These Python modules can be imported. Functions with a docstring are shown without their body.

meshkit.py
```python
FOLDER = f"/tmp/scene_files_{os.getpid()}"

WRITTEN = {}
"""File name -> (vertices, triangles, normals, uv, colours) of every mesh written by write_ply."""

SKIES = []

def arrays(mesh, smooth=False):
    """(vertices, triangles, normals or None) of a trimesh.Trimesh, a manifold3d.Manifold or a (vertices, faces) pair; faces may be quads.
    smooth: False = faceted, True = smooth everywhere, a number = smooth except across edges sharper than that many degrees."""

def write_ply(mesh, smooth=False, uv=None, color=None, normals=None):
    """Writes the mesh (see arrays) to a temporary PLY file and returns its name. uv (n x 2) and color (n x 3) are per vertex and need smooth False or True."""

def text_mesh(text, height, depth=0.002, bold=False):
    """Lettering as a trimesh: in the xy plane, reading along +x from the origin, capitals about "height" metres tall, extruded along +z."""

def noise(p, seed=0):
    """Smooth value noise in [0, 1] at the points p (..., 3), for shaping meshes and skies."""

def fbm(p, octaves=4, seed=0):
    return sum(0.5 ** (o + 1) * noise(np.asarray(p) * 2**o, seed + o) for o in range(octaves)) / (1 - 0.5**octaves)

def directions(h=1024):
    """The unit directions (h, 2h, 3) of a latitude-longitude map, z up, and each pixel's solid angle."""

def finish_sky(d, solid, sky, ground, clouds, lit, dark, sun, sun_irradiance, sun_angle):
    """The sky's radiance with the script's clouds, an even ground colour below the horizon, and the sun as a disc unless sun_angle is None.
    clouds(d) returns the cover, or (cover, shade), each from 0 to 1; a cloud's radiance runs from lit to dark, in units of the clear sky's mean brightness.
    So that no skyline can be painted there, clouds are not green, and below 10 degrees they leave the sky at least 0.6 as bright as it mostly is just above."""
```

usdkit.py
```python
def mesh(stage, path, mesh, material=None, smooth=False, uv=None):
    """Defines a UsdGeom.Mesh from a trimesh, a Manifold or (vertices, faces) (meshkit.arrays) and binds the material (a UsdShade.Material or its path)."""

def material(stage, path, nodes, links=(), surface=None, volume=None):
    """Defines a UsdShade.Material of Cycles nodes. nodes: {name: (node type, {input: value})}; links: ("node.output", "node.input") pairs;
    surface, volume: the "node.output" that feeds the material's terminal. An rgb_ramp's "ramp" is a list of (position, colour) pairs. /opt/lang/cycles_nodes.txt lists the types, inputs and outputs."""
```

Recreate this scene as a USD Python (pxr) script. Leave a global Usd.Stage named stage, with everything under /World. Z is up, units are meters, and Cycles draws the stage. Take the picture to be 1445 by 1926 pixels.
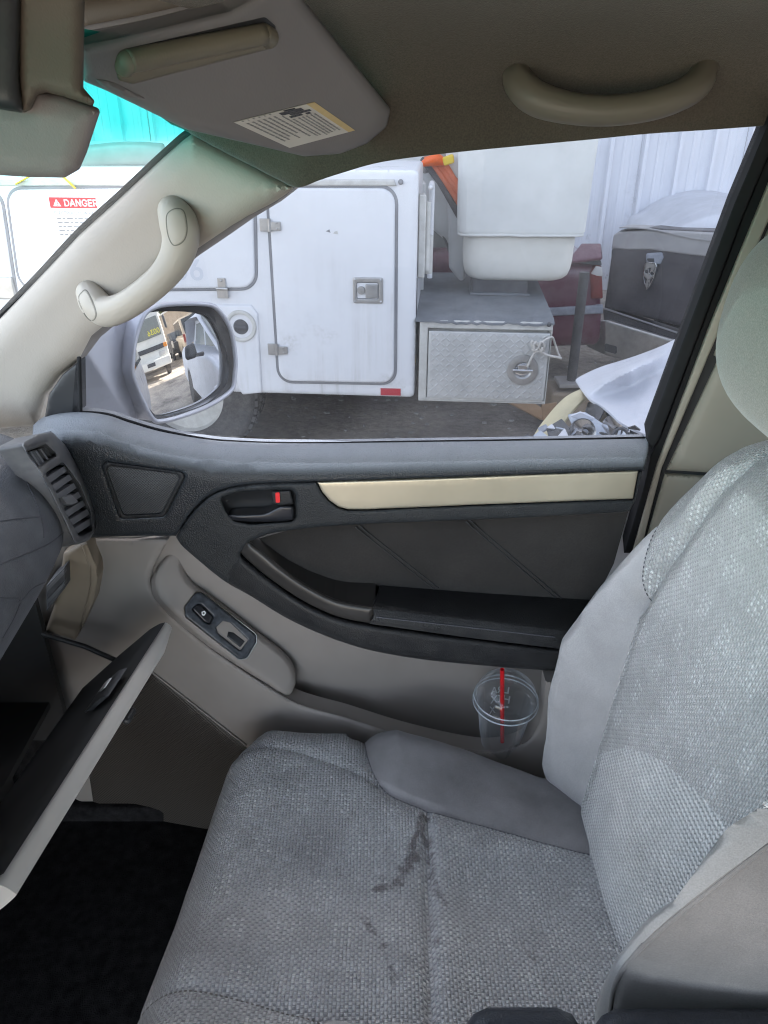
import math, random
import numpy as np, trimesh, shapely, usdkit, meshkit
import manifold3d as m3, trimesh.ray.ray_triangle
from shapely.geometry import Polygon, LineString, Point, MultiPoint, box as sbox
from shapely import affinity
from scipy.spatial import Delaunay
from pxr import Usd, UsdGeom, UsdLux, UsdShade, Gf, Sdf

stage = Usd.Stage.CreateInMemory()
UsdGeom.SetStageUpAxis(stage, UsdGeom.Tokens.z)
UsdGeom.SetStageMetersPerUnit(stage, 1.0)
UsdGeom.Xform.Define(stage, '/World')
UsdGeom.Scope.Define(stage, '/World/Looks')
R = math.radians

# ------------------------------------------------------------------ camera
# x: towards the rear of the car (right in the picture), y: towards the passenger side (into the picture), z: up
EYE = np.array([0.0, 0.0, 1.70])
PITCH = R(28.5)
FPX, CX, CY = 1448.0, 722.5, 963.0
cam = UsdGeom.Camera.Define(stage, '/World/camera')
cam.CreateHorizontalApertureAttr(36.0)
cam.CreateVerticalApertureAttr(48.0)
cam.CreateFocalLengthAttr(36.0 * FPX / 1445.0)
cam.CreateClippingRangeAttr(Gf.Vec2f(0.02, 500))
cam.AddTranslateOp().Set(Gf.Vec3d(*EYE))
cam.AddRotateXOp().Set(90.0 - 28.5)
cam.CreateExposureAttr(EXPOSURE := 3.15)

# ------------------------------------------------------------------ sky and sun
SUN_AZ, SUN_EL = R(14), R(38)           # azimuth measured from +y towards +x
sun_dir = np.array([math.sin(SUN_AZ) * math.cos(SUN_EL), math.cos(SUN_AZ) * math.cos(SUN_EL), math.sin(SUN_EL)])
usdkit.material(stage, '/World/Looks/sky_look', {
    's': ('sky_texture', {'sky_type': 'single_scattering', 'sun_disc': False, 'sun_elevation': SUN_EL, 'sun_rotation': SUN_AZ, 'aerosol_density': 2.5, 'ozone_density': 0.6}),
    'h': ('hsv', {'saturation': 0.55}),
    'b': ('background_shader', {'strength': 0.13})},
    [('s.color', 'h.color'), ('h.color', 'b.color')], surface='b.background')
sky = UsdLux.DomeLight.Define(stage, '/World/sky')
UsdShade.MaterialBindingAPI.Apply(sky.GetPrim()).Bind(UsdShade.Material.Get(stage, '/World/Looks/sky_look'))
sun = UsdLux.DistantLight.Define(stage, '/World/sun')
sun.CreateIntensityAttr(1.0)
sun.CreateAngleAttr(0.5)
sun.CreateNormalizeAttr(True)
sun.CreateColorAttr(Gf.Vec3f(1.0, 0.94, 0.85))
_el, _az = math.degrees(SUN_EL), math.degrees(SUN_AZ)
sun.AddRotateZOp().Set(-_az)
sun.AddRotateXOp().Set(-(90 - _el))      # -z axis tipped so that light comes from sun_dir
for p in (sky, sun):
    p.GetPrim().SetCustomDataByKey('kind', 'structure')

# ------------------------------------------------------------------ naming
_used = {}
def path_for(name, parent=None):
    base = (parent.GetPath().pathString if parent is not None else '/World') + '/' + name
    k = _used.get(base, 0)
    _used[base] = k + 1
    return base if k == 0 else f'{base}_{k:03d}'
def data(prim, label=None, cat=None, group=None, kind=None):
    for k, v in (('label', label), ('category', cat), ('group', group), ('kind', kind)):
        if v:
            prim.SetCustomDataByKey(k, v)
    return prim
def thing(name, label, cat, group=None):
    return data(UsdGeom.Xform.Define(stage, path_for(name)).GetPrim(), label, cat, group)
def obj(name, mesh, mat, parent=None, smooth=35, uv=None, label=None, cat=None, group=None, kind=None):
    m = usdkit.mesh(stage, path_for(name, parent), mesh, M[mat], smooth=smooth, uv=uv)
    return data(m.GetPrim(), label, cat, group, kind)

# ------------------------------------------------------------------ rays of the photograph
FW = np.array([0, math.cos(PITCH), -math.sin(PITCH)])
UP = np.array([0, math.sin(PITCH), math.cos(PITCH)])
RT = np.array([1.0, 0, 0])
def ray(p):
    p = np.atleast_2d(np.asarray(p, float))
    return FW + ((p[:, 0] - CX) / FPX)[:, None] * RT + ((CY - p[:, 1]) / FPX)[:, None] * UP
def aty(px, py, y):
    d = ray([px, py])[0]; return EYE + d * (y / d[1])
def atz(px, py, z):
    d = ray([px, py])[0]; return EYE + d * ((z - EYE[2]) / d[2])
def atx(px, py, x):
    d = ray([px, py])[0]; return EYE + d * (x / d[0])
def att(px, py, t):
    return EYE + ray([px, py])[0] * t

class PxPlane:
    """photograph coordinates on a world plane; h lifts along the plane's normal (towards the viewer)."""
    def __init__(self, p0, n):
        self.p0, self.n = np.asarray(p0, float), np.asarray(n, float) / np.linalg.norm(n)
        if np.dot(self.n, EYE - self.p0) < 0: self.n = -self.n
    def __call__(self, pts, h=0.0):
        d = ray(pts)
        t = (np.dot(self.p0 - EYE, self.n) + np.asarray(h)) / (d @ self.n)
        return EYE + d * t[:, None]
    def scale(self, c):
        d = ray(c)
        return float(np.dot(self.p0 - EYE, self.n) / (d @ self.n)[0] / FPX)
    flip = True
def ypl(y): return PxPlane([0, y, 0], [0, -1, 0])
def plane3(a, b, c): return PxPlane(a, np.cross(np.subtract(b, a), np.subtract(c, a)))
class Frame:
    """metre coordinates in a world frame"""
    def __init__(self, o, ex, ey, n=None):
        self.o = np.asarray(o, float); self.ex = np.asarray(ex, float) / np.linalg.norm(ex); self.ey = np.asarray(ey, float) / np.linalg.norm(ey)
        self.n = np.cross(self.ex, self.ey) if n is None else np.asarray(n, float)
    def __call__(self, pts, h=0.0):
        pts = np.atleast_2d(np.asarray(pts, float))
        return self.o + pts[:, :1] * self.ex + pts[:, 1:2] * self.ey + np.broadcast_to(np.asarray(h, float), (len(pts),))[:, None] * self.n
    def scale(self, c): return 1.0

class Drape:
    """photograph coordinates dropped on to a mesh"""
    def __init__(self, mesh, c):
        self.ri = trimesh.ray.ray_triangle.RayMeshIntersector(mesh); self.n = -ray(c)[0] / np.linalg.norm(ray(c)[0]); self.m = mesh
    def __call__(self, pts, h=0.0):
        d = ray(pts); d = d / np.linalg.norm(d, axis=1, keepdims=True)
        loc, ir, _ = self.ri.intersects_location(np.repeat(EYE[None], len(d), 0), d)
        t = np.full(len(d), np.inf); np.minimum.at(t, ir, np.linalg.norm(loc - EYE, axis=1))
        t = np.where(np.isfinite(t), t, np.median(t[np.isfinite(t)]))
        return EYE + d * (t - np.broadcast_to(h, t.shape))[:, None]
    def scale(self, c): return float(np.linalg.norm(self([c])[0] - EYE) / FPX)
def rnd(pts, r):
    p = Polygon(pts) if not isinstance(pts, Polygon) else pts
    q = p.buffer(0).buffer(-r, quad_segs=8).buffer(2 * r, quad_segs=8).buffer(-r, quad_segs=8)
    return q
def spline(pts, n=8, closed=False):
    p = np.asarray(pts, float)
    if closed: p = np.vstack([p[-1], p, p[0], p[1]])
    else: p = np.vstack([2 * p[0] - p[1], p, 2 * p[-1] - p[-2]])
    out = []
    for i in range(1, len(p) - 2):
        t = np.linspace(0, 1, n, endpoint=False)[:, None]
        a, b, c, d = p[i - 1], p[i], p[i + 1], p[i + 2]
        out.append(0.5 * ((2 * b) + (c - a) * t + (2 * a - 5 * b + 4 * c - d) * t ** 2 + (3 * b - a - 3 * c + d) * t ** 3))
    out = np.vstack(out)
    return out if closed else np.vstack([out, p[-2]])
def smooth_poly(pts, n=8): return Polygon(spline(pts, n, True)).buffer(0)
def _ring(line, step):
    L = line.length
    n = max(3, int(round(L / step)))
    return np.array([line.interpolate(L * k / n).coords[0][:2] for k in range(n)])
def _ringc(coords, step):
    """resample a closed ring but keep its corners"""
    c = np.asarray(coords)[:, :2]
    out = []
    for a, b in zip(c[:-1], c[1:]):
        n = max(1, int(math.ceil(np.linalg.norm(b - a) / step)))
        out.append(a + (b - a) * (np.arange(n) / n)[:, None])
    return np.vstack(out)
def polys(g):
    return [x for x in getattr(g, 'geoms', [g]) if isinstance(x, Polygon) and x.area > 1e-9]

def roundp(r, H, base=0.0):
    """profile over the distance to the edge: a rounded shoulder of radius r up to height H"""
    def f(d, p):
        e = np.clip(d, 0, r)
        return base + H - r + np.sqrt(np.maximum(r * r - (r - e) ** 2, 0))
    return f
def flat(H): return lambda d, p: np.full(len(p), float(H))

def relief(poly, mp, h, res, rings=(), skirt=0.01, outline=None, grid=None, want_uv=False, smooth_edge=True):
    """A solid-looking plate: 2-D polygon mapped by mp, lifted by h(distance to outline in metres, points), with a skirt running back along the normal."""
    vs, fs, uvs, base = [], [], [], 0
    sk_v, sk_f, skb = [], [], 0
    for P in polys(poly):
        sc = mp.scale([P.centroid.x, P.centroid.y])
        rb = max(min(res, 3.0 * rings[0] / sc if rings else res), res * .22)
        bnd = [_ringc(P.exterior.coords, rb)] + [_ringc(i.coords, rb) for i in P.interiors]
        pts = list(bnd)
        last = 0
        for d in rings:
            du = d / sc
            last = du
            for q in polys(P.buffer(-du)):
                rs = min(res, max(rb, 2.2 * du))
                pts += [_ring(q.exterior, rs)] + [_ring(i, rs) for i in q.interiors]
        g = grid or res * 2
        x0, y0, x1, y1 = P.bounds
        gx, gy = np.meshgrid(np.arange(x0 + g / 2, x1, g), np.arange(y0 + g / 2, y1, g))
        gx = gx + (np.arange(gx.shape[0])[:, None] % 2) * g * 0.5
        gp = np.stack([gx.ravel(), gy.ravel()], 1)
        if len(gp):
            inner = P.buffer(-(last + 0.45 * min(g, max(res, last) if last else g)))
            shapely.prepare(inner)
            gp = gp[shapely.contains_xy(inner, gp[:, 0], gp[:, 1])]
            pts.append(gp)
        pts = np.vstack(pts)
        pts = pts + 0
        _, ui = np.unique(np.round(pts / (res * 0.05)).astype(np.int64), axis=0, return_index=True)
        pts = pts[np.sort(ui)]
        tri = Delaunay(pts).simplices
        c = pts[tri].mean(1)
        a, b, cc = pts[tri[:, 0]], pts[tri[:, 1]], pts[tri[:, 2]]
        area = np.abs((b[:, 0] - a[:, 0]) * (cc[:, 1] - a[:, 1]) - (b[:, 1] - a[:, 1]) * (cc[:, 0] - a[:, 0]))
        PB = P.buffer(res * 0.02); shapely.prepare(PB)
        tri = tri[shapely.contains_xy(PB, c[:, 0], c[:, 1]) & (area > (res * 0.02) ** 2)]
        O = outline if outline is not None else P
        ob = O.boundary
        d = shapely.distance(shapely.points(pts), ob) * sc
        hh = np.asarray(h(d, pts), float)
        v = mp(pts, hh)
        # orient towards +n
        nn = np.cross(v[tri[:, 1]] - v[tri[:, 0]], v[tri[:, 2]] - v[tri[:, 0]])
        flip = nn @ mp.n < 0
        tri[flip] = tri[flip][:, ::-1]
        vs.append(v); fs.append(tri + base); base += len(v)
        uvs.append((pts, d))
        if skirt:
            e = np.vstack([tri[:, [0, 1]], tri[:, [1, 2]], tri[:, [2, 0]]])
            key = np.sort(e, 1)
            _, idx, cnt = np.unique(key, axis=0, return_index=True, return_counts=True)
            be = e[idx[cnt == 1]]
            bv = np.unique(be)
            lut = np.full(len(v), -1); lut[bv] = np.arange(len(bv))
            back = v[bv] - mp.n * skirt
            sk_v += [v[bv], back]
            k = len(bv)
            a, b = lut[be[:, 0]], lut[be[:, 1]]
            sk_f += [np.stack([a, a + k, b], 1) + skb, np.stack([b, a + k, b + k], 1) + skb]
            skb += 2 * k
    V, F = np.vstack(vs), np.vstack(fs)
    if want_uv:
        return V, F, uvs, (np.vstack(sk_v), np.vstack(sk_f)) if skirt else None
    if skirt:
        F = np.vstack([F, np.vstack(sk_f) + len(V)])
        V = np.vstack([V] + sk_v)
    m = trimesh.Trimesh(V, F, process=False)
    m.merge_vertices(merge_tex=True, merge_norm=True)
    return m

# ------------------------------------------------------------------ solids
cat = trimesh.util.concatenate
def bx(c, s, bev=0.0, rot=None):
    """box centre, size, bevelled"""
    if bev:
        a = np.array(s) / 2 - bev
        sp = m3.Manifold.sphere(bev, 12)
        man = m3.Manifold.batch_hull([sp.translate((sx * a[0], sy * a[1], sz * a[2])) for sx in (-1, 1) for sy in (-1, 1) for sz in (-1, 1)])
        mm = man.to_mesh(); m = trimesh.Trimesh(mm.vert_properties[:, :3], mm.tri_verts, process=False)
    else:
        m = trimesh.creation.box(s)
    if rot is not None:
        T = np.eye(4); T[:3, :3] = rot; m.apply_transform(T)
    m.apply_translation(c)
    return m
def hull(spheres, seg=20):
    """hull of (centre, radius)"""
    man = m3.Manifold.batch_hull([m3.Manifold.sphere(r, seg).translate(tuple(map(float, c))) for c, r in spheres])
    mm = man.to_mesh(); return trimesh.Trimesh(mm.vert_properties[:, :3], mm.tri_verts, process=False)
def tube(pts, r, sides=10, caps=True, squash=1.0, sq_dir=None):
    p = np.asarray(pts, float); n = len(p)
    rr = np.broadcast_to(np.asarray(r, float), (n,))
    t = np.gradient(p, axis=0); t /= np.linalg.norm(t, axis=1, keepdims=True) + 1e-12
    a = np.zeros_like(p)
    ref = np.asarray(sq_dir, float) if sq_dir is not None else (np.array([0, 0, 1.0]) if abs(t[0, 2]) < .9 else np.array([1.0, 0, 0]))
    for i in range(n):
        if sq_dir is None and i: ref = a[i - 1]
        a[i] = ref - t[i] * np.dot(ref, t[i]); a[i] /= np.linalg.norm(a[i]) + 1e-12
    b = np.cross(t, a)
    ang = np.arange(sides) * 2 * np.pi / sides
    v = p[:, None] + rr[:, None, None] * (squash * np.cos(ang)[None, :, None] * a[:, None] + np.sin(ang)[None, :, None] * b[:, None])
    i, j = np.meshgrid(np.arange(n - 1), np.arange(sides), indexing='ij')
    q = np.stack([i * sides + j, i * sides + (j + 1) % sides, (i + 1) * sides + (j + 1) % sides, (i + 1) * sides + j], -1).reshape(-1, 4)
    V = v.reshape(-1, 3); Fq = np.vstack([q[:, [0, 1, 2]], q[:, [0, 2, 3]]])
    if caps:
        k = len(V); V = np.vstack([V, p[0], p[-1]])
        s = np.arange(sides)
        Fq = np.vstack([Fq, np.stack([np.full(sides, k), (s + 1) % sides, s], 1), np.stack([np.full(sides, k + 1), (n - 1) * sides + s, (n - 1) * sides + (s + 1) % sides], 1)])
    m = trimesh.Trimesh(V, Fq, process=False); m.fix_normals(); return m
def lathe(prof, o, axis=(0, 0, 1), seg=48):
    m = trimesh.creation.revolve(np.asarray(prof, float), sections=seg)
    T = trimesh.geometry.align_vectors([0, 0, 1], axis); T[:3, 3] = o
    m.apply_transform(T); return m
def grid_mesh(P, closed_u=False):
    """P: (n, m, 3)"""
    n, m = P.shape[:2]
    i, j = np.meshgrid(np.arange(n - 1), np.arange(m - 1), indexing='ij')
    a = (i * m + j).ravel(); q = np.stack([a, a + 1, a + m + 1, a + m], 1)
    F = np.vstack([q[:, [0, 1, 2]], q[:, [0, 2, 3]]])
    return trimesh.Trimesh(P.reshape(-1, 3), F, process=False)
def thicken(P, off):
    """closed shell between a grid and the grid moved by off (vector)"""
    Q = P + np.asarray(off)
    n, m = P.shape[:2]
    A, B = grid_mesh(P), grid_mesh(Q); B.invert()
    rim = lambda a, b: grid_mesh(np.stack([a, b], 1))
    out = cat([A, B, rim(P[0], Q[0]), rim(P[-1][::-1], Q[-1][::-1]), rim(P[:, 0][::-1], Q[:, 0][::-1]), rim(P[:, -1], Q[:, -1])])
    out.merge_vertices(); out.fix_normals(); return out
def text_at(text, height, fr, x=0, y=0, depth=0.001, bold=True, mirror=False, center=False):
    m = meshkit.text_mesh(text, height, depth, bold)
    v = np.array(m.vertices)
    if center: v[:, 0] -= (v[:, 0].min() + v[:, 0].max()) / 2
    if mirror: v[:, 0] *= -1
    P = fr(v[:, :2] + [x, y], v[:, 2])
    t = trimesh.Trimesh(P, m.faces, process=False)
    if mirror: t.invert()
    return t

# ------------------------------------------------------------------ materials
M = {}
class Net:
    """little helper: node graphs written as expressions"""
    def __init__(self): self.n, self.l, self.k = {}, [], 0
    def add(self, kind, inputs=None, **links):
        self.k += 1; nm = f'{kind[:4].strip("_")}_{self.k}'
        vals = dict(inputs or {})
        for k, v in links.items():
            if isinstance(v, str) and '.' in v: self.l.append((v, f'{nm}.{k}'))
            else: vals[k] = v
        self.n[nm] = (kind, vals); return nm
    def math(self, op, a, b=0.5, c=0.0): return self.add('math', {'math_type': op}, value1=a, value2=b, value3=c) + '.value'
def mat(name, nodes, links, surface='p.BSDF', **k):
    M[name] = usdkit.material(stage, '/World/Looks/' + name, nodes, links, surface=surface, **k)
def simple(name, col, rough=0.5, metal=0.0, bump=None, var=0.12, vscale=6.0, spec=0.5, dust=0.0, dust_or_sheen_col=(0.45, 0.43, 0.40), extra=None, grain=0.0, gscale=900.0, sheen=0.0):
    """principled plastic / paint with mottled tone, fine relief and settled dust. bump = (kind, scale, distance, strength)"""
    c = np.asarray(col, float)
    n = {'g': ('geometry', {}), 'n': ('noise_texture', {'scale': vscale, 'detail': 5, 'roughness': 0.6}),
         'r': ('rgb_ramp', {'ramp': [(0.3, tuple(c * (1 - var))), (0.7, tuple(np.minimum(c * (1 + var), .95)))]}),
         'p': ('principled_bsdf', {'metallic': metal, 'roughness': rough, 'specular_ior_level': spec, **({'sheen_weight': sheen, 'sheen_roughness': .5} if sheen else {}), **(extra or {})})}
    l = [('g.position', 'n.vector'), ('n.fac', 'r.fac')]
    out = 'r.color'
    if grain:
        n['gn'] = ('noise_texture', {'scale': gscale, 'detail': 2})
        n['gr'] = ('rgb_ramp', {'ramp': [(0.3, (1 - grain,) * 3), (0.7, (1 + grain,) * 3)]})
        n['gm'] = ('mix', {'mix_type': 'multiply', 'fac': 1.0})
        l += [('g.position', 'gn.vector'), ('gn.fac', 'gr.fac'), (out, 'gm.color1'), ('gr.color', 'gm.color2')]; out = 'gm.color'
    if dust:
        n['dn'] = ('noise_texture', {'scale': vscale * 2.3, 'detail': 7, 'roughness': 0.65})
        n['dr'] = ('rgb_ramp', {'ramp': [(0.42, (0, 0, 0)), (0.75, (dust,) * 3)]})
        n['dm'] = ('mix', {'color2': dust_or_sheen_col})
        l += [('g.position', 'dn.vector'), ('dn.fac', 'dr.fac'), ('dr.color', 'dm.fac'), (out, 'dm.color1')]; out = 'dm.color'
        n['rr'] = ('map_range', {'from_min': 0.4, 'from_max': 0.75, 'to_min': rough, 'to_max': min(1, rough + .3)})
        l += [('dn.fac', 'rr.value'), ('rr.result', 'p.roughness')]
    l.append((out, 'p.base_color'))
    if bump:
        kind, sc, dist, st = bump
        if kind == 'noise': n['b0'] = ('noise_texture', {'scale': sc, 'detail': 3, 'roughness': .55}); o = 'b0.fac'
        elif kind == 'leather': n['b0'] = ('voronoi_texture', {'scale': sc, 'feature': 'smooth_f1', 'smoothness': .35}); o = 'b0.distance'
        n['b'] = ('bump', {'distance': dist, 'strength': st})
        l += [('g.position', 'b0.vector'), (o, 'b.height'), ('b.normal', 'p.normal')]
    mat(name, n, l)

simple('headliner', (0.074, 0.064, 0.050), .95, bump=('noise', 700, .0012, .6), var=.10, vscale=5, grain=.18, gscale=500, spec=.1, sheen=.2)
simple('pillar_vinyl', (0.325, 0.292, 0.25), .55, bump=('noise', 330, .0008, .5), var=.04)
simple('pillar_light', (0.27, 0.24, 0.195), .5, bump=('noise', 600, .0004, .3), var=.04)
simple('handle_vinyl', (0.36, 0.325, 0.275), .45, bump=('noise', 900, .0003, .3), var=.04)
simple('headliner_handle', (0.115, 0.10, 0.075), .5, bump=('noise', 900, .0003, .3), var=.05)
simple('visor_vinyl', (0.175, 0.165, 0.163), .75, bump=('noise', 420, .0006, .4), var=.05)
simple('visor_olive', (0.155, 0.135, 0.095), .5, bump=('noise', 420, .0005, .4), var=.06)
simple('mirror_housing', (0.23, 0.205, 0.20), .6, bump=('noise', 800, .0004, .4), var=.06)
simple('mirror_brown', (0.10, 0.08, 0.06), .6, bump=('noise', 800, .0004, .4), var=.08)
simple('black_plastic', (0.018, 0.018, 0.019), .42, bump=('noise', 900, .0003, .3), var=.15)
simple('black_gloss', (0.010, 0.010, 0.012), .22, var=.1)
simple('rubber', (0.012, 0.012, 0.013), .75, spec=.2, var=.2, vscale=15)
simple('door_vinyl', (0.018, 0.0195, 0.021), .36, bump=('leather', 420, .0012, .55), var=.10, vscale=12, dust=.03, spec=.3)
def sky_sheen_top(name, col, dust_or_sheen_col, rough=.36):  # upward faces turn pale blue: the sky's reflection painted into the colour
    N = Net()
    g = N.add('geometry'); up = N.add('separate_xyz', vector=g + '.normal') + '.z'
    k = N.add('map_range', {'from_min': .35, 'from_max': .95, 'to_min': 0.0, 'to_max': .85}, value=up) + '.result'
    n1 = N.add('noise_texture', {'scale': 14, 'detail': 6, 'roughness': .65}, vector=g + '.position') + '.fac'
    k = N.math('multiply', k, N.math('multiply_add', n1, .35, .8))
    c = N.add('mix', {'color1': col, 'color2': dust_or_sheen_col}, fac=k) + '.color'
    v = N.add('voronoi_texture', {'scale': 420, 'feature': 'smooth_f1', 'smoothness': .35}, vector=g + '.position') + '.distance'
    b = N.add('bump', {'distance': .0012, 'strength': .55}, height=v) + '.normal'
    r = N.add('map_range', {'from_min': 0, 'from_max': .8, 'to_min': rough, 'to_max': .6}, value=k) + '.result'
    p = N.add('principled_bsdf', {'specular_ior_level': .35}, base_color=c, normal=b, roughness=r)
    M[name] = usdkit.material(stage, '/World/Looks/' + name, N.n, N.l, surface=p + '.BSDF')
simple('door_vinyl_low', (0.014, 0.014, 0.015), .36, bump=('leather', 480, .0010, .5), var=.10, vscale=12, dust=.03, spec=.3)
simple('grip_brown', (0.028, 0.025, 0.023), .33, bump=('noise', 800, .0003, .3), var=.15)
simple('decor_metal', (0.50, 0.44, 0.33), .36, metal=.7, var=.05, vscale=9, bump=('noise', 1200, .0001, .3))
simple('door_suede', (0.032, 0.029, 0.027), .95, var=.22, vscale=10, bump=('noise', 900, .0007, .5), grain=.25, gscale=700, sheen=.25, spec=.1)
sky_sheen_top('door_vinyl_top', (.019, .021, .0235), (.30, .315, .34))  # second colour is the bluish sky sheen painted along the ledge
simple('door_grey', (0.245, 0.218, 0.200), .52, bump=('noise', 700, .0004, .35), var=.05, vscale=7, dust=.08)
simple('burl', (0.040, 0.044, 0.052), .22, var=.6, vscale=90)
simple('chrome', (0.75, 0.75, 0.75), .12, metal=1.0, var=.03)
simple('steel', (0.48, 0.47, 0.45), .35, metal=.9, var=.12, vscale=25, bump=('noise', 60, .001, .2))
simple('dash_vinyl', (0.085, 0.088, 0.098), .58, bump=('leather', 480, .0009, .5), var=.16, vscale=9, dust=.40, dust_or_sheen_col=(.24, .25, .275))
simple('dash_trim', (0.062, 0.062, 0.068), .5, bump=('noise', 700, .0004, .4), var=.10, dust=.25)
simple('vent_slat', (0.12, 0.12, 0.13), .5, var=.1, dust=.2)
simple('kick_brown', (0.24, 0.19, 0.14), .55, var=.12, vscale=8, bump=('noise', 600, .0004, .3))
simple('glove_shell', (0.50, 0.47, 0.44), .42, bump=('noise', 700, .0003, .3), var=.04)
simple('glove_black', (0.018, 0.017, 0.017), .75, var=.3, vscale=14)
simple('carpet', (0.019, 0.018, 0.019), 1.0, bump=('noise', 500, .004, 1), var=.5, vscale=60, spec=.05)
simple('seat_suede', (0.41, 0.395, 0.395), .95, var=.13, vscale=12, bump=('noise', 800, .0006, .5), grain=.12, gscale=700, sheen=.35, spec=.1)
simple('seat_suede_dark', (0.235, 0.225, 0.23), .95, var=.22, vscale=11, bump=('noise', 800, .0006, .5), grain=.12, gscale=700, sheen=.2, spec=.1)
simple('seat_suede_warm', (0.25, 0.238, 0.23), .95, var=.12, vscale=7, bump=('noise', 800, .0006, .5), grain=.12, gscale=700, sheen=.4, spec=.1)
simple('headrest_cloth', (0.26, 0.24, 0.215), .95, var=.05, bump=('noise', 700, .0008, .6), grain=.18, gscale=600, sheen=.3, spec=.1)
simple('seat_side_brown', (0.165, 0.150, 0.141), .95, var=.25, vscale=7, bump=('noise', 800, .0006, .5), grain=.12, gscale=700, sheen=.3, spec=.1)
simple('thread', (0.20, 0.19, 0.18), .9, var=.1)
simple('console_vinyl', (0.030, 0.033, 0.042), .42, bump=('leather', 520, .0009, .5), var=.1)
simple('silver_paint', (0.50, 0.51, 0.55), .34, metal=.55, var=.04, vscale=3, dust=.10)
def streaked(name, col, dirt, amt, rough=.36):
    N = Net(); g = N.add('geometry') + '.position'
    m = N.add('mapping', {'mapping_type': 'point', 'scale': (26, 26, 1.4)}, vector=g) + '.vector'
    n1 = N.add('noise_texture', {'scale': 1.0, 'detail': 6, 'roughness': .62}, vector=m) + '.fac'
    n2 = N.add('noise_texture', {'scale': 3.2, 'detail': 6, 'roughness': .6}, vector=g) + '.fac'
    n3 = N.add('noise_texture', {'scale': 60, 'detail': 4, 'roughness': .7}, vector=g) + '.fac'
    a = N.add('map_range', {'from_min': .50, 'from_max': .78}, value=n1) + '.result'
    b = N.add('map_range', {'from_min': .42, 'from_max': .68}, value=n2) + '.result'
    z = N.add('separate_xyz', vector=g) + '.z'
    low = N.add('map_range', {'from_min': 1.0, 'from_max': .45, 'to_min': .25, 'to_max': 1.0}, value=z) + '.result'
    sp = N.add('map_range', {'from_min': .68, 'from_max': .74, 'to_max': .5}, value=n3) + '.result'
    k = N.math('multiply', N.math('maximum', N.math('multiply', a, b), N.math('multiply', sp, b)), N.math('multiply', low, amt))
    k = N.math('add', k, N.math('multiply', b, .10))
    c = N.add('mix', {'color1': col, 'color2': dirt}, fac=k) + '.color'
    r = N.math('multiply_add', k, .5, rough)
    nb = N.add('noise_texture', {'scale': 5.5, 'detail': 2}, vector=g) + '.fac'
    bm = N.add('bump', {'distance': .006, 'strength': .35}, height=nb) + '.normal'
    p = N.add('principled_bsdf', {}, base_color=c, roughness=r, normal=bm)
    M[name] = usdkit.material(stage, '/World/Looks/' + name, N.n, N.l, surface=p + '.BSDF')
streaked('white_shop', (0.73, 0.73, 0.74), (.36, .33, .29), .75)
simple('bucket_white', (0.68, 0.655, 0.59), .45, var=.05, vscale=3, dust=.22, dust_or_sheen_col=(.45, .42, .36), bump=('noise', 20, .004, .2))
simple('bucket_liner', (0.64, 0.635, 0.60), .6, var=.06, vscale=3, dust=.22, dust_or_sheen_col=(.42, .41, .38), bump=('noise', 12, .006, .3))
simple('gasket', (0.22, 0.22, 0.23), .6, var=.2)
simple('bed_top', (0.16, 0.17, 0.185), .75, var=.22, vscale=8, dust=.3, dust_or_sheen_col=(.3, .3, .3), bump=('noise', 150, .002, .5))
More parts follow.
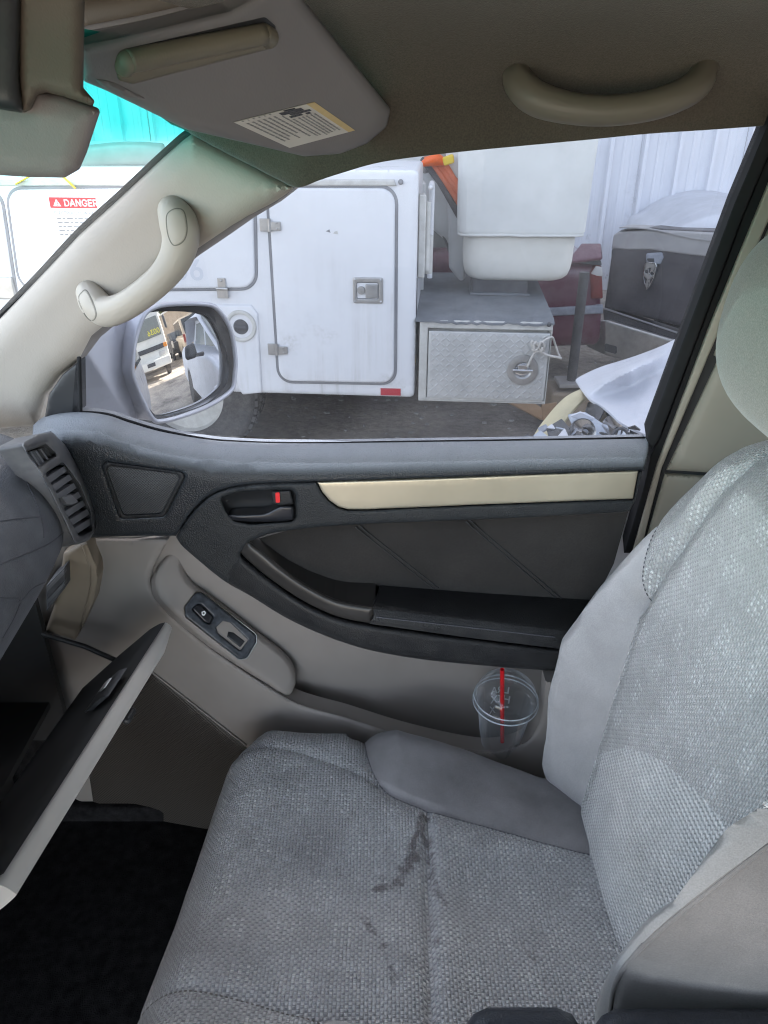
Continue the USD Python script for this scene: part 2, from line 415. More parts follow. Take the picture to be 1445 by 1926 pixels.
simple('tread_metal', (0.58, 0.58, 0.56), .42, metal=.45, var=.10, vscale=10, dust=.3, dust_or_sheen_col=(.42, .40, .36))
simple('boxframe', (0.56, 0.55, 0.51), .5, var=.12, vscale=14, dust=.4, dust_or_sheen_col=(.36, .33, .29), bump=('noise', 60, .002, .4))
simple('reflector_red', (0.42, 0.015, 0.03), .3, var=.1)
simple('sign_red', (0.50, 0.02, 0.03), .4, var=.06)
simple('sign_white', (0.72, 0.72, 0.70), .5, var=.04)
simple('print_grey', (0.22, 0.22, 0.22), .6, var=.2)
simple('print_dark', (0.06, 0.06, 0.07), .6, var=.2)
simple('label_white', (0.52, 0.50, 0.46), .6, var=.04)
simple('label_yellow', (0.52, 0.40, 0.20), .6, var=.12, vscale=40)
simple('maroon_paint', (0.085, 0.010, 0.030), .28, var=.15, vscale=4, dust=.22, dust_or_sheen_col=(.30, .19, .22), extra={'coat_weight': .6})
simple('taillamp_red', (0.16, 0.022, 0.02), .2, var=.2, vscale=25)
simple('lamp_clear', (0.55, 0.53, 0.50), .2, var=.1)
simple('amber', (0.80, 0.26, 0.01), .25, var=.1)
simple('pickup_paint', (0.070, 0.064, 0.068), .36, var=.18, vscale=3, dust=.35, dust_or_sheen_col=(.20, .19, .19))
simple('pale_paint', (0.64, 0.645, 0.67), .45, var=.06, vscale=3, dust=.2)
simple('pickup_pale', (0.36, 0.35, 0.345), .5, var=.12, vscale=4, dust=.3)
simple('dark_glass', (0.03, 0.035, 0.04), .08, var=.1)
simple('grey_glass', (0.20, 0.21, 0.20), .15, var=.1)
simple('tyre', (0.050, 0.048, 0.047), .8, var=.25, vscale=18, dust=.5, dust_or_sheen_col=(.22, .20, .18), bump=('noise', 50, .004, .4))
simple('post_steel', (0.085, 0.080, 0.080), .7, var=.3, vscale=20, bump=('noise', 90, .003, .5))
simple('wreck_white', (0.66, 0.67, 0.71), .36, var=.05, vscale=3, dust=.14)
simple('bumper_cream', (0.60, 0.53, 0.33), .6, var=.12, vscale=8)
simple('scrap_grey', (0.30, 0.32, 0.36), .5, var=.25, vscale=20)
simple('scrap_blue', (0.40, 0.44, 0.50), .4, var=.15, vscale=12)
simple('scrap_dark', (0.06, 0.06, 0.065), .5, var=.3, vscale=20)
simple('cardboard', (0.36, 0.24, 0.15), .85, var=.15, vscale=20)
simple('orange_hose', (0.62, 0.13, 0.04), .5, var=.15, vscale=20)
simple('orange_bright', (0.85, 0.13, 0.01), .5, var=.1)
simple('yellow_strap', (0.78, 0.55, 0.05), .6, var=.1)
simple('yellow_paint', (0.85, 0.75, 0.05), .6, var=.1)
simple('boom_white', (0.68, 0.68, 0.66), .45, var=.06, dust=.2)
simple('boom_grey', (0.34, 0.32, 0.30), .6, var=.15)
simple('rope', (0.55, 0.52, 0.47), .9, var=.15, vscale=60)
streaked('wall_metal', (0.66, 0.665, 0.70), (.42, .40, .42), 1.3, .42)
simple('block_wall', (0.30, 0.24, 0.18), .9, var=.15, vscale=2, bump=('noise', 20, .01, .5))
simple('leaf', (0.11, 0.13, 0.025), .6, var=.35, vscale=3)
simple('bark', (0.10, 0.07, 0.05), .9, var=.3)
simple('truck_white_warm', (0.74, 0.72, 0.66), .4, var=.05, dust=.15)
simple('suv_tan', (0.36, 0.31, 0.25), .4, var=.1, dust=.3)
simple('dark_paint', (0.035, 0.035, 0.035), .3, var=.2, dust=.3, dust_or_sheen_col=(.15, .13, .11))
simple('stone_chip', (0.36, 0.35, 0.33), .9, var=.3, vscale=30)
simple('straw_red', (0.55, 0.008, 0.012), .25, var=.05)
simple('lock_red', (0.75, 0.015, 0.02), .4, var=.02)
simple('icon_white', (0.8, 0.8, 0.8), .5, var=.0)
simple('faded', (0.60, 0.61, 0.64), .5, var=.05)
simple('cup_rim_highlight', (0.62, 0.66, 0.70), .15, var=.02, extra={'alpha': .55})  # lid rim bead, whitened so that its highlight sits in the colour
simple('cap_line', (0.16, 0.15, 0.125), .7, var=.05)
simple('cup_print', (0.62, 0.62, 0.62), .6, var=.05)

# speaker mesh: dark cloth of fine round holes
def holes(name, col, scale):
    mat(name, {'g': ('geometry', {}), 's': ('separate_xyz', {}), 'c': ('combine_xyz', {}),
               'v': ('voronoi_texture', {'scale': scale, 'dimensions': '2D', 'randomness': 0.0}),
               'sk': ('mapping', {'mapping_type': 'point', 'rotation': (0, 0, R(45))}),
               'r': ('rgb_ramp', {'ramp': [(0.28, tuple(np.array(col) * .12)), (0.42, col)]}), 'b': ('bump', {'distance': .0012, 'strength': .6}),
               'p': ('principled_bsdf', {'roughness': .45})},
        [('g.position', 's.vector'), ('s.x', 'c.x'), ('s.z', 'c.y'), ('c.vector', 'sk.vector'), ('sk.vector', 'v.vector'), ('v.distance', 'r.fac'), ('r.color', 'p.base_color'), ('v.distance', 'b.height'), ('b.normal', 'p.normal')])
holes('speaker_mesh', (0.05, 0.052, 0.055), 330)
holes('speaker_mesh_low', (0.046, 0.038, 0.032), 250)

# woven seat cloth: brick weave in cloth coordinates (st, metres) with pale floats in small groups and worn, water-stained areas
def weave(name, col, bw, bh, rib=False, stain=0.0):
    c = np.asarray(col, float); N = Net()
    uv = N.add('uvmap', {'attribute': 'st'}) + '.UV'
    g = N.add('geometry') + '.position'
    wob = N.add('noise_texture', {'scale': 45, 'detail': 2}, vector=uv) + '.color'
    wob = N.add('vector_math', {'math_type': 'multiply_add', 'vector2': (.0013, .0013, 0), 'vector3': (-.00065, -.00065, 0)}, vector1=wob) + '.vector'
    st = N.add('vector_math', {'math_type': 'add'}, vector1=uv, vector2=wob) + '.vector'
    br = N.add('brick_texture', {'scale': 1.0, 'brick_width': bw, 'row_height': bh, 'mortar_size': bh * .12, 'mortar_smooth': 1.0, 'offset': .5, 'color1': tuple(c * .95), 'color2': tuple(c * 1.05), 'mortar': tuple(c * .70)}, vector=st)
    sx = N.add('separate_xyz', vector=st)
    j = N.math('floor', N.math('divide', sx + '.y', bh))
    half = N.math('multiply', N.math('modulo', N.math('absolute', j), 2.0), .5)
    iu = N.math('add', N.math('divide', sx + '.x', bw), half)
    i = N.math('floor', iu)
    fx = N.math('subtract', iu, i)
    fy = N.math('subtract', N.math('divide', sx + '.y', bh), j)
    # pale floats: 3 x 3 groups on a slanting lattice
    P1, P2 = (8.0, 15.0) if not rib else (13.0, 29.0)
    blk = N.math('floor', N.math('divide', i, P1))
    a1 = N.math('less_than', N.math('floored_modulo', i, P1), 3.5 if not rib else 2.5)
    jj = N.math('floored_modulo', N.math('add', j, N.math('multiply', blk, 5.0)), P2)
    a2 = N.math('less_than', jj, 5.5 if not rib else 1.5)
    a3 = N.math('less_than', N.math('floored_modulo', j, 2.0), .5)
    spot = N.math('multiply', N.math('greater_than', fx, .30), N.math('less_than', fx, .72))
    m = N.math('multiply', N.math('multiply', a1, a2), N.math('multiply', a3, spot))
    cell = N.add('combine_xyz', x=i, y=j) + '.vector'
    wn = N.add('white_noise_texture', {'dimensions': '2D'}, vector=cell)
    m = N.math('multiply', m, N.math('multiply_add', wn + '.value', .5, .5))
    m = N.math('multiply', m, N.math('subtract', 1.0, br + '.fac'))
    n1 = N.add('noise_texture', {'scale': 13, 'detail': 5}, vector=g) + '.fac'
    r1 = N.add('rgb_ramp', {'ramp': [(.3, (.86,) * 3), (.7, (1.08,) * 3)]}, fac=n1) + '.color'
    col1 = N.add('mix', {'mix_type': 'multiply', 'fac': 1.0}, color1=br + '.color', color2=r1) + '.color'
    cv = N.add('rgb_ramp', {'ramp': [(0, (.94,) * 3), (1, (1.06,) * 3)]}, fac=wn + '.value') + '.color'
    col1 = N.add('mix', {'mix_type': 'multiply', 'fac': 1.0}, color1=col1, color2=cv) + '.color'
    col1 = N.add('mix', {'color2': (.88, .88, .87)}, fac=m, color1=col1) + '.color'
    if not rib:   # little dark pick-ups of the weave
        wn2 = N.add('white_noise_texture', {'dimensions': '3D'}, vector=N.add('combine_xyz', {'z': 7.0}, x=i, y=j) + '.vector') + '.value'
        dmk = N.math('multiply', N.math('multiply', N.math('less_than', fx, .34), N.math('greater_than', fx, .06)), N.math('multiply', N.math('greater_than', wn2, .10), N.math('less_than', N.math('absolute', N.math('subtract', fy, .5)), .36)))
        col1 = N.add('mix', {'color2': tuple(c * .52)}, fac=N.math('multiply', dmk, .75), color1=col1) + '.color'
    fn = N.add('noise_texture', {'scale': 1300, 'detail': 2}, vector=g) + '.fac'
    fr2 = N.add('rgb_ramp', {'ramp': [(.3, (.86,) * 3), (.7, (1.12,) * 3)]}, fac=fn) + '.color'
    col1 = N.add('mix', {'mix_type': 'multiply', 'fac': 1.0}, color1=col1, color2=fr2) + '.color'
    if stain:
        sn = N.add('noise_texture', {'scale': 10, 'detail': 6, 'roughness': .62, 'distortion': .5}, vector=g) + '.fac'
        sr = N.add('rgb_ramp', {'ramp': [(.58, (0, 0, 0)), (.63, (stain * .25,) * 3), (.76, (stain * .5,) * 3)]}, fac=sn) + '.color'
        # spilt drink: 'stain' says roughly where it ran, fine noise gives it its ragged wet edge
        env = N.add('attribute', {'attribute': 'stain'}) + '.fac'
        ev = N.add('noise_texture', {'scale': 70, 'detail': 6, 'roughness': .7, 'distortion': .8}, vector=g) + '.fac'
        lev = N.math('add', env, N.math('multiply_add', ev, 1.3, -.65))
        run = N.add('map_range', {'from_min': .42, 'from_max': .62, 'to_max': .9}, value=lev) + '.result'
        run = N.math('multiply', run, N.math('greater_than', env, .03))
        tot = N.math('maximum', sr, run)
        col1 = N.add('mix', {'color2': tuple(c * np.array([.36, .33, .33]))}, fac=tot, color1=col1) + '.color'
    # relief: every float bulges, the gaps sink
    if rib:
        tri = N.math('absolute', N.math('subtract', N.math('multiply', N.math('fraction', N.math('divide', sx + '.x', bw)), 2.0), 1.0))
        ph = N.math('fraction', N.math('add', N.math('divide', sx + '.y', bh), N.math('multiply', tri, .42)))
        hgt = N.math('power', N.math('absolute', N.math('sine', N.math('multiply', ph, math.pi))), .6)
        dk = N.add('rgb_ramp', {'ramp': [(0, (.38,) * 3), (.34, (.62,) * 3), (.62, (1.0,) * 3), (1, (1.08,) * 3)]}, fac=hgt) + '.color'
        col1 = N.add('mix', {'mix_type': 'multiply', 'fac': 1.0}, color1=col1, color2=dk) + '.color'
    else:
        bx_ = N.math('multiply', N.math('sine', N.math('multiply', fx, math.pi)), N.math('sine', N.math('multiply', fy, math.pi)))
        hgt = N.math('multiply', N.math('subtract', 1.0, br + '.fac'), N.math('power', N.math('absolute', bx_), .5))
    bp_ = N.add('bump', {'distance': .0032, 'strength': 1.0}, height=hgt) + '.normal'
    p = N.add('principled_bsdf', {'roughness': .8, 'specular_ior_level': .2, 'sheen_weight': .3, 'sheen_roughness': .5}, base_color=col1, normal=bp_)
    M[name] = usdkit.material(stage, '/World/Looks/' + name, N.n, N.l, surface=p + '.BSDF')
weave('seat_weave', (0.60, 0.595, 0.61), .0082, .0046, stain=.8)
weave('back_weave', (0.56, 0.545, 0.535), .0080, .0043)
weave('back_rib', (0.64, 0.63, 0.62), .0058, .0072, rib=True)

# glass
mat('window_glass', {'f': ('fresnel', {'IOR': 1.45}), 't': ('transparent_bsdf', {'color': (.41, .413, .425)}), 'gl': ('glossy_bsdf', {'roughness': .02, 'color': (.9, .9, .9)}),
                     'g': ('geometry', {}), 'n': ('noise_texture', {'scale': 7, 'detail': 6, 'roughness': .65}), 'r': ('rgb_ramp', {'ramp': [(.35, (.008,) * 3), (.75, (.04,) * 3)]}),
                     'd': ('diffuse_bsdf', {'color': (.6, .6, .62)}), 'tl': ('translucent_bsdf', {'color': (.6, .6, .62)}), 'dd': ('mix_closure', {'fac': .6}), 'm': ('mix_closure', {}), 'm2': ('mix_closure', {})},
    [('f.fac', 'm.fac'), ('t.BSDF', 'm.closure1'), ('gl.BSDF', 'm.closure2'), ('g.position', 'n.vector'), ('n.fac', 'r.fac'), ('r.color', 'm2.fac'), ('m.closure', 'm2.closure1'), ('d.BSDF', 'dd.closure1'), ('tl.BSDF', 'dd.closure2'), ('dd.closure', 'm2.closure2')], surface='m2.closure')
BAND_Z0, BAND_Z1 = 1.598, 1.672
mat('windshield_glass', {'f': ('fresnel', {'IOR': 1.35}), 'g': ('geometry', {}), 's': ('separate_xyz', {}), 'mr': ('map_range', {'from_min': BAND_Z0, 'from_max': BAND_Z1}),
                         'r': ('rgb_ramp', {'ramp': [(0, (.96, .97, .95)), (.35, (.72, .95, .90)), (.8, (.10, .78, .66)), (1, (.05, .70, .58))]}),
                         't': ('transparent_bsdf', {}), 'gl': ('glossy_bsdf', {'roughness': .02}), 'm': ('mix_closure', {})},
    [('g.position', 's.vector'), ('s.z', 'mr.value'), ('mr.result', 'r.fac'), ('r.color', 't.color'), ('f.fac', 'm.fac'), ('t.BSDF', 'm.closure1'), ('gl.BSDF', 'm.closure2')], surface='m.closure')
_N = Net()
_f = _N.add('layer_weight', {'blend': .4}) + '.facing'
_t = _N.add('transparent_bsdf', {'color': (.95, .96, .97)}) + '.BSDF'
_gl = _N.add('glossy_bsdf', {'roughness': .05}) + '.BSDF'
_d = _N.add('diffuse_bsdf', {'color': (.72, .76, .80)}) + '.BSDF'
_m1 = _N.add('mix_closure', fac=_N.math('multiply_add', _f, .28, .035), closure1=_t, closure2=_gl) + '.closure'
_m2 = _N.add('mix_closure', fac=_N.math('multiply_add', _N.math('power', _f, 3.0), .42, .006), closure1=_m1, closure2=_d)
M['cup_plastic'] = usdkit.material(stage, '/World/Looks/cup_plastic', _N.n, _N.l, surface=_m2 + '.closure')
mat('mirror_silver', {'gl': ('glossy_bsdf', {'roughness': .004, 'color': (.86, .87, .86)}), 'd': ('diffuse_bsdf', {'color': (.4, .38, .35)}), 'g': ('geometry', {}), 'n': ('noise_texture', {'scale': 40, 'detail': 6}),
                      'r': ('rgb_ramp', {'ramp': [(.45, (.02,) * 3), (.8, (.14,) * 3)]}), 'm': ('mix_closure', {})},
    [('g.position', 'n.vector'), ('n.fac', 'r.fac'), ('r.color', 'm.fac'), ('gl.BSDF', 'm.closure1'), ('d.BSDF', 'm.closure2')], surface='m.closure')
mat('smoked_glass', {'f': ('fresnel', {'IOR': 1.5}), 't': ('transparent_bsdf', {'color': (.35, .38, .38)}), 'gl': ('glossy_bsdf', {'roughness': .03}), 'm': ('mix_closure', {})},
    [('f.fac', 'm.fac'), ('t.BSDF', 'm.closure1'), ('gl.BSDF', 'm.closure2')], surface='m.closure')
# yard: dusty dirt with oil-dark patches
mat('yard_dirt', {'g': ('geometry', {}), 'n': ('noise_texture', {'scale': .9, 'detail': 8, 'roughness': .65}), 'n2': ('noise_texture', {'scale': 22, 'detail': 6, 'roughness': .7}),
                  'r': ('rgb_ramp', {'ramp': [(.34, (.16, .14, .125)), (.44, (.34, .30, .26)), (.56, (.50, .44, .37)), (.8, (.52, .47, .40))]}), 'r2': ('rgb_ramp', {'ramp': [(.3, (.7,) * 3), (.7, (1.2,) * 3)]}),
                  'm': ('mix', {'mix_type': 'multiply', 'fac': 1.0}), 'b': ('bump', {'distance': .03, 'strength': .7}), 'p': ('principled_bsdf', {'roughness': .95, 'specular_ior_level': .1})},
    [('g.position', 'n.vector'), ('g.position', 'n2.vector'), ('n.fac', 'r.fac'), ('n2.fac', 'r2.fac'), ('r.color', 'm.color1'), ('r2.color', 'm.color2'), ('m.color', 'p.base_color'), ('n2.fac', 'b.height'), ('b.normal', 'p.normal')])
# ================================================================== the yard
_gx, _gy = np.meshgrid(np.linspace(-70, 70, 141), np.linspace(-70, 70, 141), indexing='ij')
ground = obj('yard_ground', grid_mesh(np.stack([_gx, _gy, .05 * (meshkit.noise(np.stack([_gx * .8, _gy * .8, 0 * _gx], -1)) - .6)], -1)), 'yard_dirt', smooth=True, kind='structure')

# ================================================================== this car's cabin shell
cabin = thing('car_cabin', 'grey interior shell and silver outer side of the car the picture is taken in', 'car')
PILL = plane3(aty(110, 720, 1.12), aty(566, 356, 1.035), aty(150, 440, 1.10))
pillar_poly = Polygon([(-90, 700), (0, 598), (75, 520), (150, 440), (225, 372), (300, 302), (345, 262), (362, 250), (376, 258), (420, 281), (470, 306), (520, 332), (558, 353),
                       (520, 382), (470, 412), (420, 447), (364, 485), (290, 545), (222, 604), (177, 640), (150, 676), (116, 706), (90, 744), (79, 783), (69, 800), (0, 806), (-90, 812)]).buffer(-5).buffer(5)
obj('pillar_trim', relief(pillar_poly, PILL, roundp(.035, .0), 4, grid=9, rings=(.002, .006, .012, .02, .03, .04), skirt=.02), 'pillar_vinyl', cabin)
obj('windshield_edge_seal', tube([PILL([p], -.036)[0] for p in spline([(-90, 690), (0, 594), (75, 516), (150, 436), (225, 368), (300, 298), (345, 258), (366, 246)])], .0055, 8), 'rubber', cabin)
# grab handle on the windscreen pillar
def handle(name, path, radii, caps_px, mp, m, parent, capm):
    pts = [(mp([p[:2]], p[2])[0]) for p in spline([(a, b, c * 1e4) for a, b, c in path], 6) * [1, 1, 1e-4]]
    rr = spline([(r, 0) for r in radii], 6)[:, 0]
    man = None
    S = [m3.Manifold.sphere(float(r), 24).translate(tuple(map(float, p))) for p, r in zip(pts, rr)]
    man = m3.Manifold.batch_boolean([m3.Manifold.batch_hull([a, b]) for a, b in zip(S[:-1], S[1:])], m3.OpType.Add)
    mm = man.refine_to_length(.004).to_mesh()
    t = trimesh.Trimesh(mm.vert_properties[:, :3], mm.tri_verts, process=True)
    trimesh.smoothing.filter_taubin(t, iterations=12)
    return obj(name, t, m, parent, smooth=True), t
gh, gh_mesh = handle('grab_handle', [(326, 398, .004), (336, 420, .020), (340, 450, .026), (330, 486, .034), (306, 520, .042), (270, 552, .046), (232, 577, .042), (200, 586, .030), (180, 572, .020), (168, 552, .004)],
            [.020, .0245, .0235, .021, .019, .0185, .019, .021, .0215, .018], None, PILL, 'handle_vinyl', cabin, None)
for poly in (smooth_poly([(314, 410), (320, 398), (334, 393), (346, 400), (351, 432), (344, 453), (327, 460), (317, 441)]), smooth_poly([(149, 563), (155, 550), (163, 548), (175, 572), (180, 592), (173, 602), (161, 592)])):
    dr = Drape(gh_mesh, [poly.centroid.x, poly.centroid.y])
    rim_ = poly.buffer(2.2).difference(poly)
    obj('cap_joint', relief(rim_, dr, flat(.0002), 3, skirt=.001), 'cap_line', gh, smooth=True)
    obj('end_cap', relief(poly, dr, roundp(.0012, .0007), 3, rings=(.0005, .001), skirt=.001), 'handle_vinyl', gh, smooth=True)
# roof lining: one curved sheet from the window edge up and across
edge = [((362, 250), 1.07), ((420, 281), 1.06), ((470, 306), 1.052), ((520, 332), 1.045), ((562, 350), 1.04), ((600, 338), 1.04), ((640, 325), 1.04), ((720, 303), 1.04), ((850, 286), 1.04), ((971, 274), 1.04), ((1100, 262), 1.04), ((1222, 250), 1.04), ((1330, 243), 1.04), ((1440, 235), 1.04), ((1560, 227), 1.04)]
ep = spline(np.array([[*aty(*p, y)] for p, y in edge] + [[1.0, 1.04, 1.665], [1.8, 1.03, 1.66], [2.6, 1.0, 1.63]]), 5)
th = np.linspace(0, math.pi / 2, 22)
rows = []
for e in ep:
    k_ = float(np.clip((-.10 - e[0]) / .02, 0, 1))   # tucked behind the pillar trim along the joint
    r = [e + [-.01 * k_, .02 + .06 * k_, -.012 * k_], e + [0, .004 + .012 * k_, -.001 - .004 * k_]]
    r += [[e[0], e[1] - .23 * (1 - math.cos(a)), e[2] + (1.80 - e[2]) * math.sin(a)] for a in th]
    r += [[e[0], y, 1.80 + .03 * min(1, (e[1] - .23 - y) / .5)] for y in np.linspace(e[1] - .28, -.85, 16)]
    r += [[e[0], -.95, 1.80], [e[0], -1.03, 1.72], [e[0], -1.06, 1.66]]  # sheet carried on over the unseen left side to darken the ceiling
    rows.append(r)
# carry the sheet forward over the visor
front = []
for k, dx in enumerate((-.30, -.22, -.15, -.08, -.03)):
    r = np.array(rows[0], float); r[:, 0] += dx; r[:, 2] = np.maximum(r[:, 2], r[0, 2] + min(.10, -dx * .7)); r[:, 1] += .02
    front.append(r)
G = np.array(front + [np.array(r, float) for r in rows])
hl = grid_mesh(G)
if hl.face_normals[len(hl.faces) // 2][2] > 0: hl.invert()
obj('roof_lining', hl, 'headliner', cabin, smooth=True)
obj('roof_panel', trimesh.Trimesh(hl.vertices + [0, .03, .03], hl.faces[:, ::-1], process=False), 'silver_paint', cabin, smooth=True)
ceil = ypl(1.02)
handle('grab_handle', [(968, 128, -.004), (978, 158, .020), (1010, 186, .036), (1070, 203, .044), (1140, 208, .046), (1210, 201, .044), (1270, 183, .036), (1312, 158, .020), (1330, 120, -.004)],
       [.014, .0175, .018, .0165, .016, .016, .0165, .0165, .014], None, ceil, 'headliner_handle', cabin, None)
# front header rolls above the visor
for pts, r, m in (([(150, 62), (260, 40), (370, 12), (480, -16)], .006, 'visor_vinyl'), ([(150, 84), (260, 64), (380, 34), (520, -6), (600, -34)], .011, 'visor_vinyl'), ([(150, 30), (300, 2), (420, -30)], .016, 'mirror_brown')):
    obj('header_trim', tube([att(*p, .80) for p in spline(pts)], r, 10), m, cabin, smooth=True)
obj('header_trim', relief(Polygon([(120, -60), (700, -120), (600, 20), (420, 60), (160, 120)]), plane3(att(150, 60, .86), att(600, -60, .86), att(400, 100, .9)), flat(0), 40, skirt=.01), 'headliner', cabin)
# windscreen
a, b = PILL([(0, 594)], -.03)[0], PILL([(366, 246)], -.03)[0]
dirp = (b - a) / np.linalg.norm(b - a)
lo, hi = a - dirp * .45, b + dirp * .13
rowsw = []
for s in np.linspace(0, 1, 13):
    y = -1.45 * s
    bow = -.16 * math.sin(math.pi * s * .98)
    rowsw.append([lo + [bow, y, 0], (lo + hi) / 2 + [bow * .95, y, 0], hi + [bow * .8, y, 0.012 * math.sin(math.pi * s)]])
obj('windshield', grid_mesh(np.array(rowsw)), 'windshield_glass', cabin, smooth=True)
# door-opening seal, pillar behind the door
BP = plane3(aty(1215, 826, 1.085), aty(1440, 255, 1.03), aty(1330, 900, 1.07))
def bp(name, pts, hh, m, r=.006, **k):
    return obj(name, relief(Polygon(pts).buffer(0), BP, roundp(r, hh), 10, rings=(r * .1, r * .3, r * .6, r), skirt=.05), m, cabin, **k)
bp('pillar_base', [(1490, 250), (1330, 622), (1233, 876), (1186, 1060), (1480, 1060), (1490, 900)], -.004, 'black_plastic', .003)
bp('door_seal', [(1470, 165), (1440, 243), (1380, 385), (1216, 826), (1226, 846), (1240, 826), (1400, 400), (1480, 210)], .008, 'rubber', .004)
bp('door_seal', [(1480, 205), (1402, 396), (1242, 824), (1224, 856), (1214, 905), (1174, 1040), (1190, 1040), (1234, 884), (1336, 606), (1480, 266)], .000, 'rubber', .003)
bp('pillar_strip', [(1480, 262), (1334, 618), (1237, 872), (1187, 1050), (1202, 1050), (1245, 880), (1345, 640), (1480, 338)], .008, 'pillar_light', .0035)
bp('pillar_lower_trim', [(1251, 890), (1480, 907), (1480, 1060), (1180, 1120), (1207, 1045)], .008, 'pillar_light', .010)
bp('pillar_upper_trim', [(1480, 436), (1398, 594), (1350, 676), (1253, 884), (1310, 887), (1480, 900)], .012, 'pillar_light', .016)
bp('belt_slot_trim', [(1480, 350), (1354, 640), (1342, 668), (1350, 672), (1395, 592), (1480, 430)], .001, 'pillar_light', .004)
bp('belt_slot', [(1480, 405), (1424, 525), (1409, 566), (1480, 440)], .004, 'black_plastic', .003)
# dark floor, firewall and side of the footwell
obj('carpet', cat([bx((-.55, .62, .44), (1.9, 1.0, .03)), bx((-1.02, .55, .78), (.04, 1.2, .75)), bx((-.72, 1.09, .72), (.6, .03, .62))]), 'carpet', cabin)
obj('sill_plate', bx((0, 1.08, .46), (1.5, .10, .06), .012), 'carpet', cabin)
# outer rear side, seen in the door mirror
prof = [(1.14, .42), (1.19, .5), (1.215, .62), (1.225, .8), (1.222, .98), (1.21, 1.10), (1.19, 1.165)]
def side(x0, x1, n=14):
    return grid_mesh(np.array([[[x, y - max(0, x - 1.6) ** 2 * .05, z] for y, z in prof] for x in np.linspace(x0, x1, n)]))
obj('unseen_left_side', grid_mesh(np.array([[[x, -y - .02, z] for y, z in prof] for x in np.linspace(.42, 2.75, 12)])), 'silver_paint', cabin, smooth=True)  # unseen driver side, hatch and rear seat, added to cut the cabin light
obj('left_pillar', cat([hull([((.42, -1.12, 1.15), .04), ((.50, -1.05, 1.68), .04)]), hull([((-.85, -1.12, 1.2), .04), ((-.25, -1.02, 1.68), .04)])]), 'pillar_light', cabin, smooth=True)
obj('rear_window', cat([grid_mesh(np.array([[[x, -1.19, 1.18], [x, -1.12, 1.45], [x, -1.06, 1.66]] for x in np.linspace(.54, 2.6, 6)]))]), 'smoked_glass', cabin, smooth=True)
obj('unseen_hatch', cat([bx((2.72, 0, .85), (.06, 2.2, .75), .02), bx((2.66, 0, 1.72), (.06, 2.0, .14), .02)]), 'silver_paint', cabin, smooth=True)
obj('unseen_hatch_window', grid_mesh(np.array([[[2.72, y, 1.22], [2.64, y, 1.66]] for y in np.linspace(-1.0, 1.0, 4)])), 'smoked_glass', cabin, smooth=True)
obj('unseen_rear_seat', cat([bx((1.55, 0, .95), (.18, 1.3, .62), .06), bx((1.25, 0, .72), (.55, 1.3, .2), .06)]), 'seat_suede', cabin, smooth=True)
obj('rear_door', side(.53, 1.50), 'silver_paint', cabin, smooth=True)
obj('quarter_panel', side(1.51, 2.75), 'silver_paint', cabin, smooth=True)
obj('rear_window', grid_mesh(np.array([[[x, 1.185, 1.17], [x, 1.12, 1.45], [x, 1.07, 1.64]] for x in np.linspace(.55, 2.5, 8)])), 'smoked_glass', cabin, smooth=True)
obj('roof_rail', tube([(x, 1.02, 1.80) for x in np.linspace(.2, 2.6, 8)], .02), 'black_plastic', cabin, smooth=True)

# ================================================================== passenger door
door = thing('passenger_door', 'black and grey trimmed passenger door with closed dusty window', 'car door')
def dp(name, pts, y, r, rings=None, m='door_vinyl', parent=None, res=7, skirt=.03, rr=0, h=None, **k):
    P = pts if not isinstance(pts, (list, np.ndarray)) else Polygon(pts).buffer(0)
    if rr: P = rnd(P, rr)
    rings = rings or (r * .08, r * .25, r * .5, r * .8, r * 1.1)
    return obj(name, relief(P, ypl(y), h or roundp(r, 0), res, rings=rings, skirt=skirt), m, parent if parent is not None else door, **k)
top_edge = spline([(62, 800), (96, 781), (150, 775), (200, 780), (245, 795), (300, 811), (370, 825), (430, 832), (560, 836), (800, 833), (1000, 830), (1216, 826)], 8)
low_edge = spline([(1213, 885), (1000, 892), (800, 899), (595, 906), (520, 908), (470, 911), (432, 917), (402, 927), (377, 945), (353, 973), (331, 1008)], 6)
upper = Polygon(list(top_edge) + [(1221, 832), (1220, 850)] + list(low_edge) + [(250, 1008), (150, 1012), (100, 950), (60, 850)]).buffer(0)
speaker_out = rnd([(189, 867), (352, 889), (309, 972), (226, 976)], 10)
topline = LineString(top_edge)
def up_h(d, p):
    dt = shapely.distance(shapely.points(p), topline) * (1.15 / FPX)
    r, ry = .062, .080
    e = np.clip(dt, 0, r)
    roll = -ry + ry * np.sqrt(np.maximum(1 - ((r - e) / r) ** 2, 0))
    return roll + roundp(.004, 0)(d, p) * (dt > .004)
rg = [x for x in (.0008, .002, .004, .007, .011, .016, .022, .03, .04, .052, .064)]
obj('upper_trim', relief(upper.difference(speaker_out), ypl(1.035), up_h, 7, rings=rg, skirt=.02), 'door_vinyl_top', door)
spk = rnd([(197, 875), (340, 893), (303, 966), (232, 969)], 8)
so = obj('speaker_rim', relief(speaker_out.difference(spk), ypl(1.035), roundp(.003, .002), 4, rings=(.0005, .0015, .003), skirt=.02), 'door_vinyl_low', door)
obj('tweeter_grille', relief(spk, ypl(1.039), lambda d, p: .001 + .004 * np.clip(d / .03, 0, 1), 5, skirt=.01), 'speaker_mesh', door)
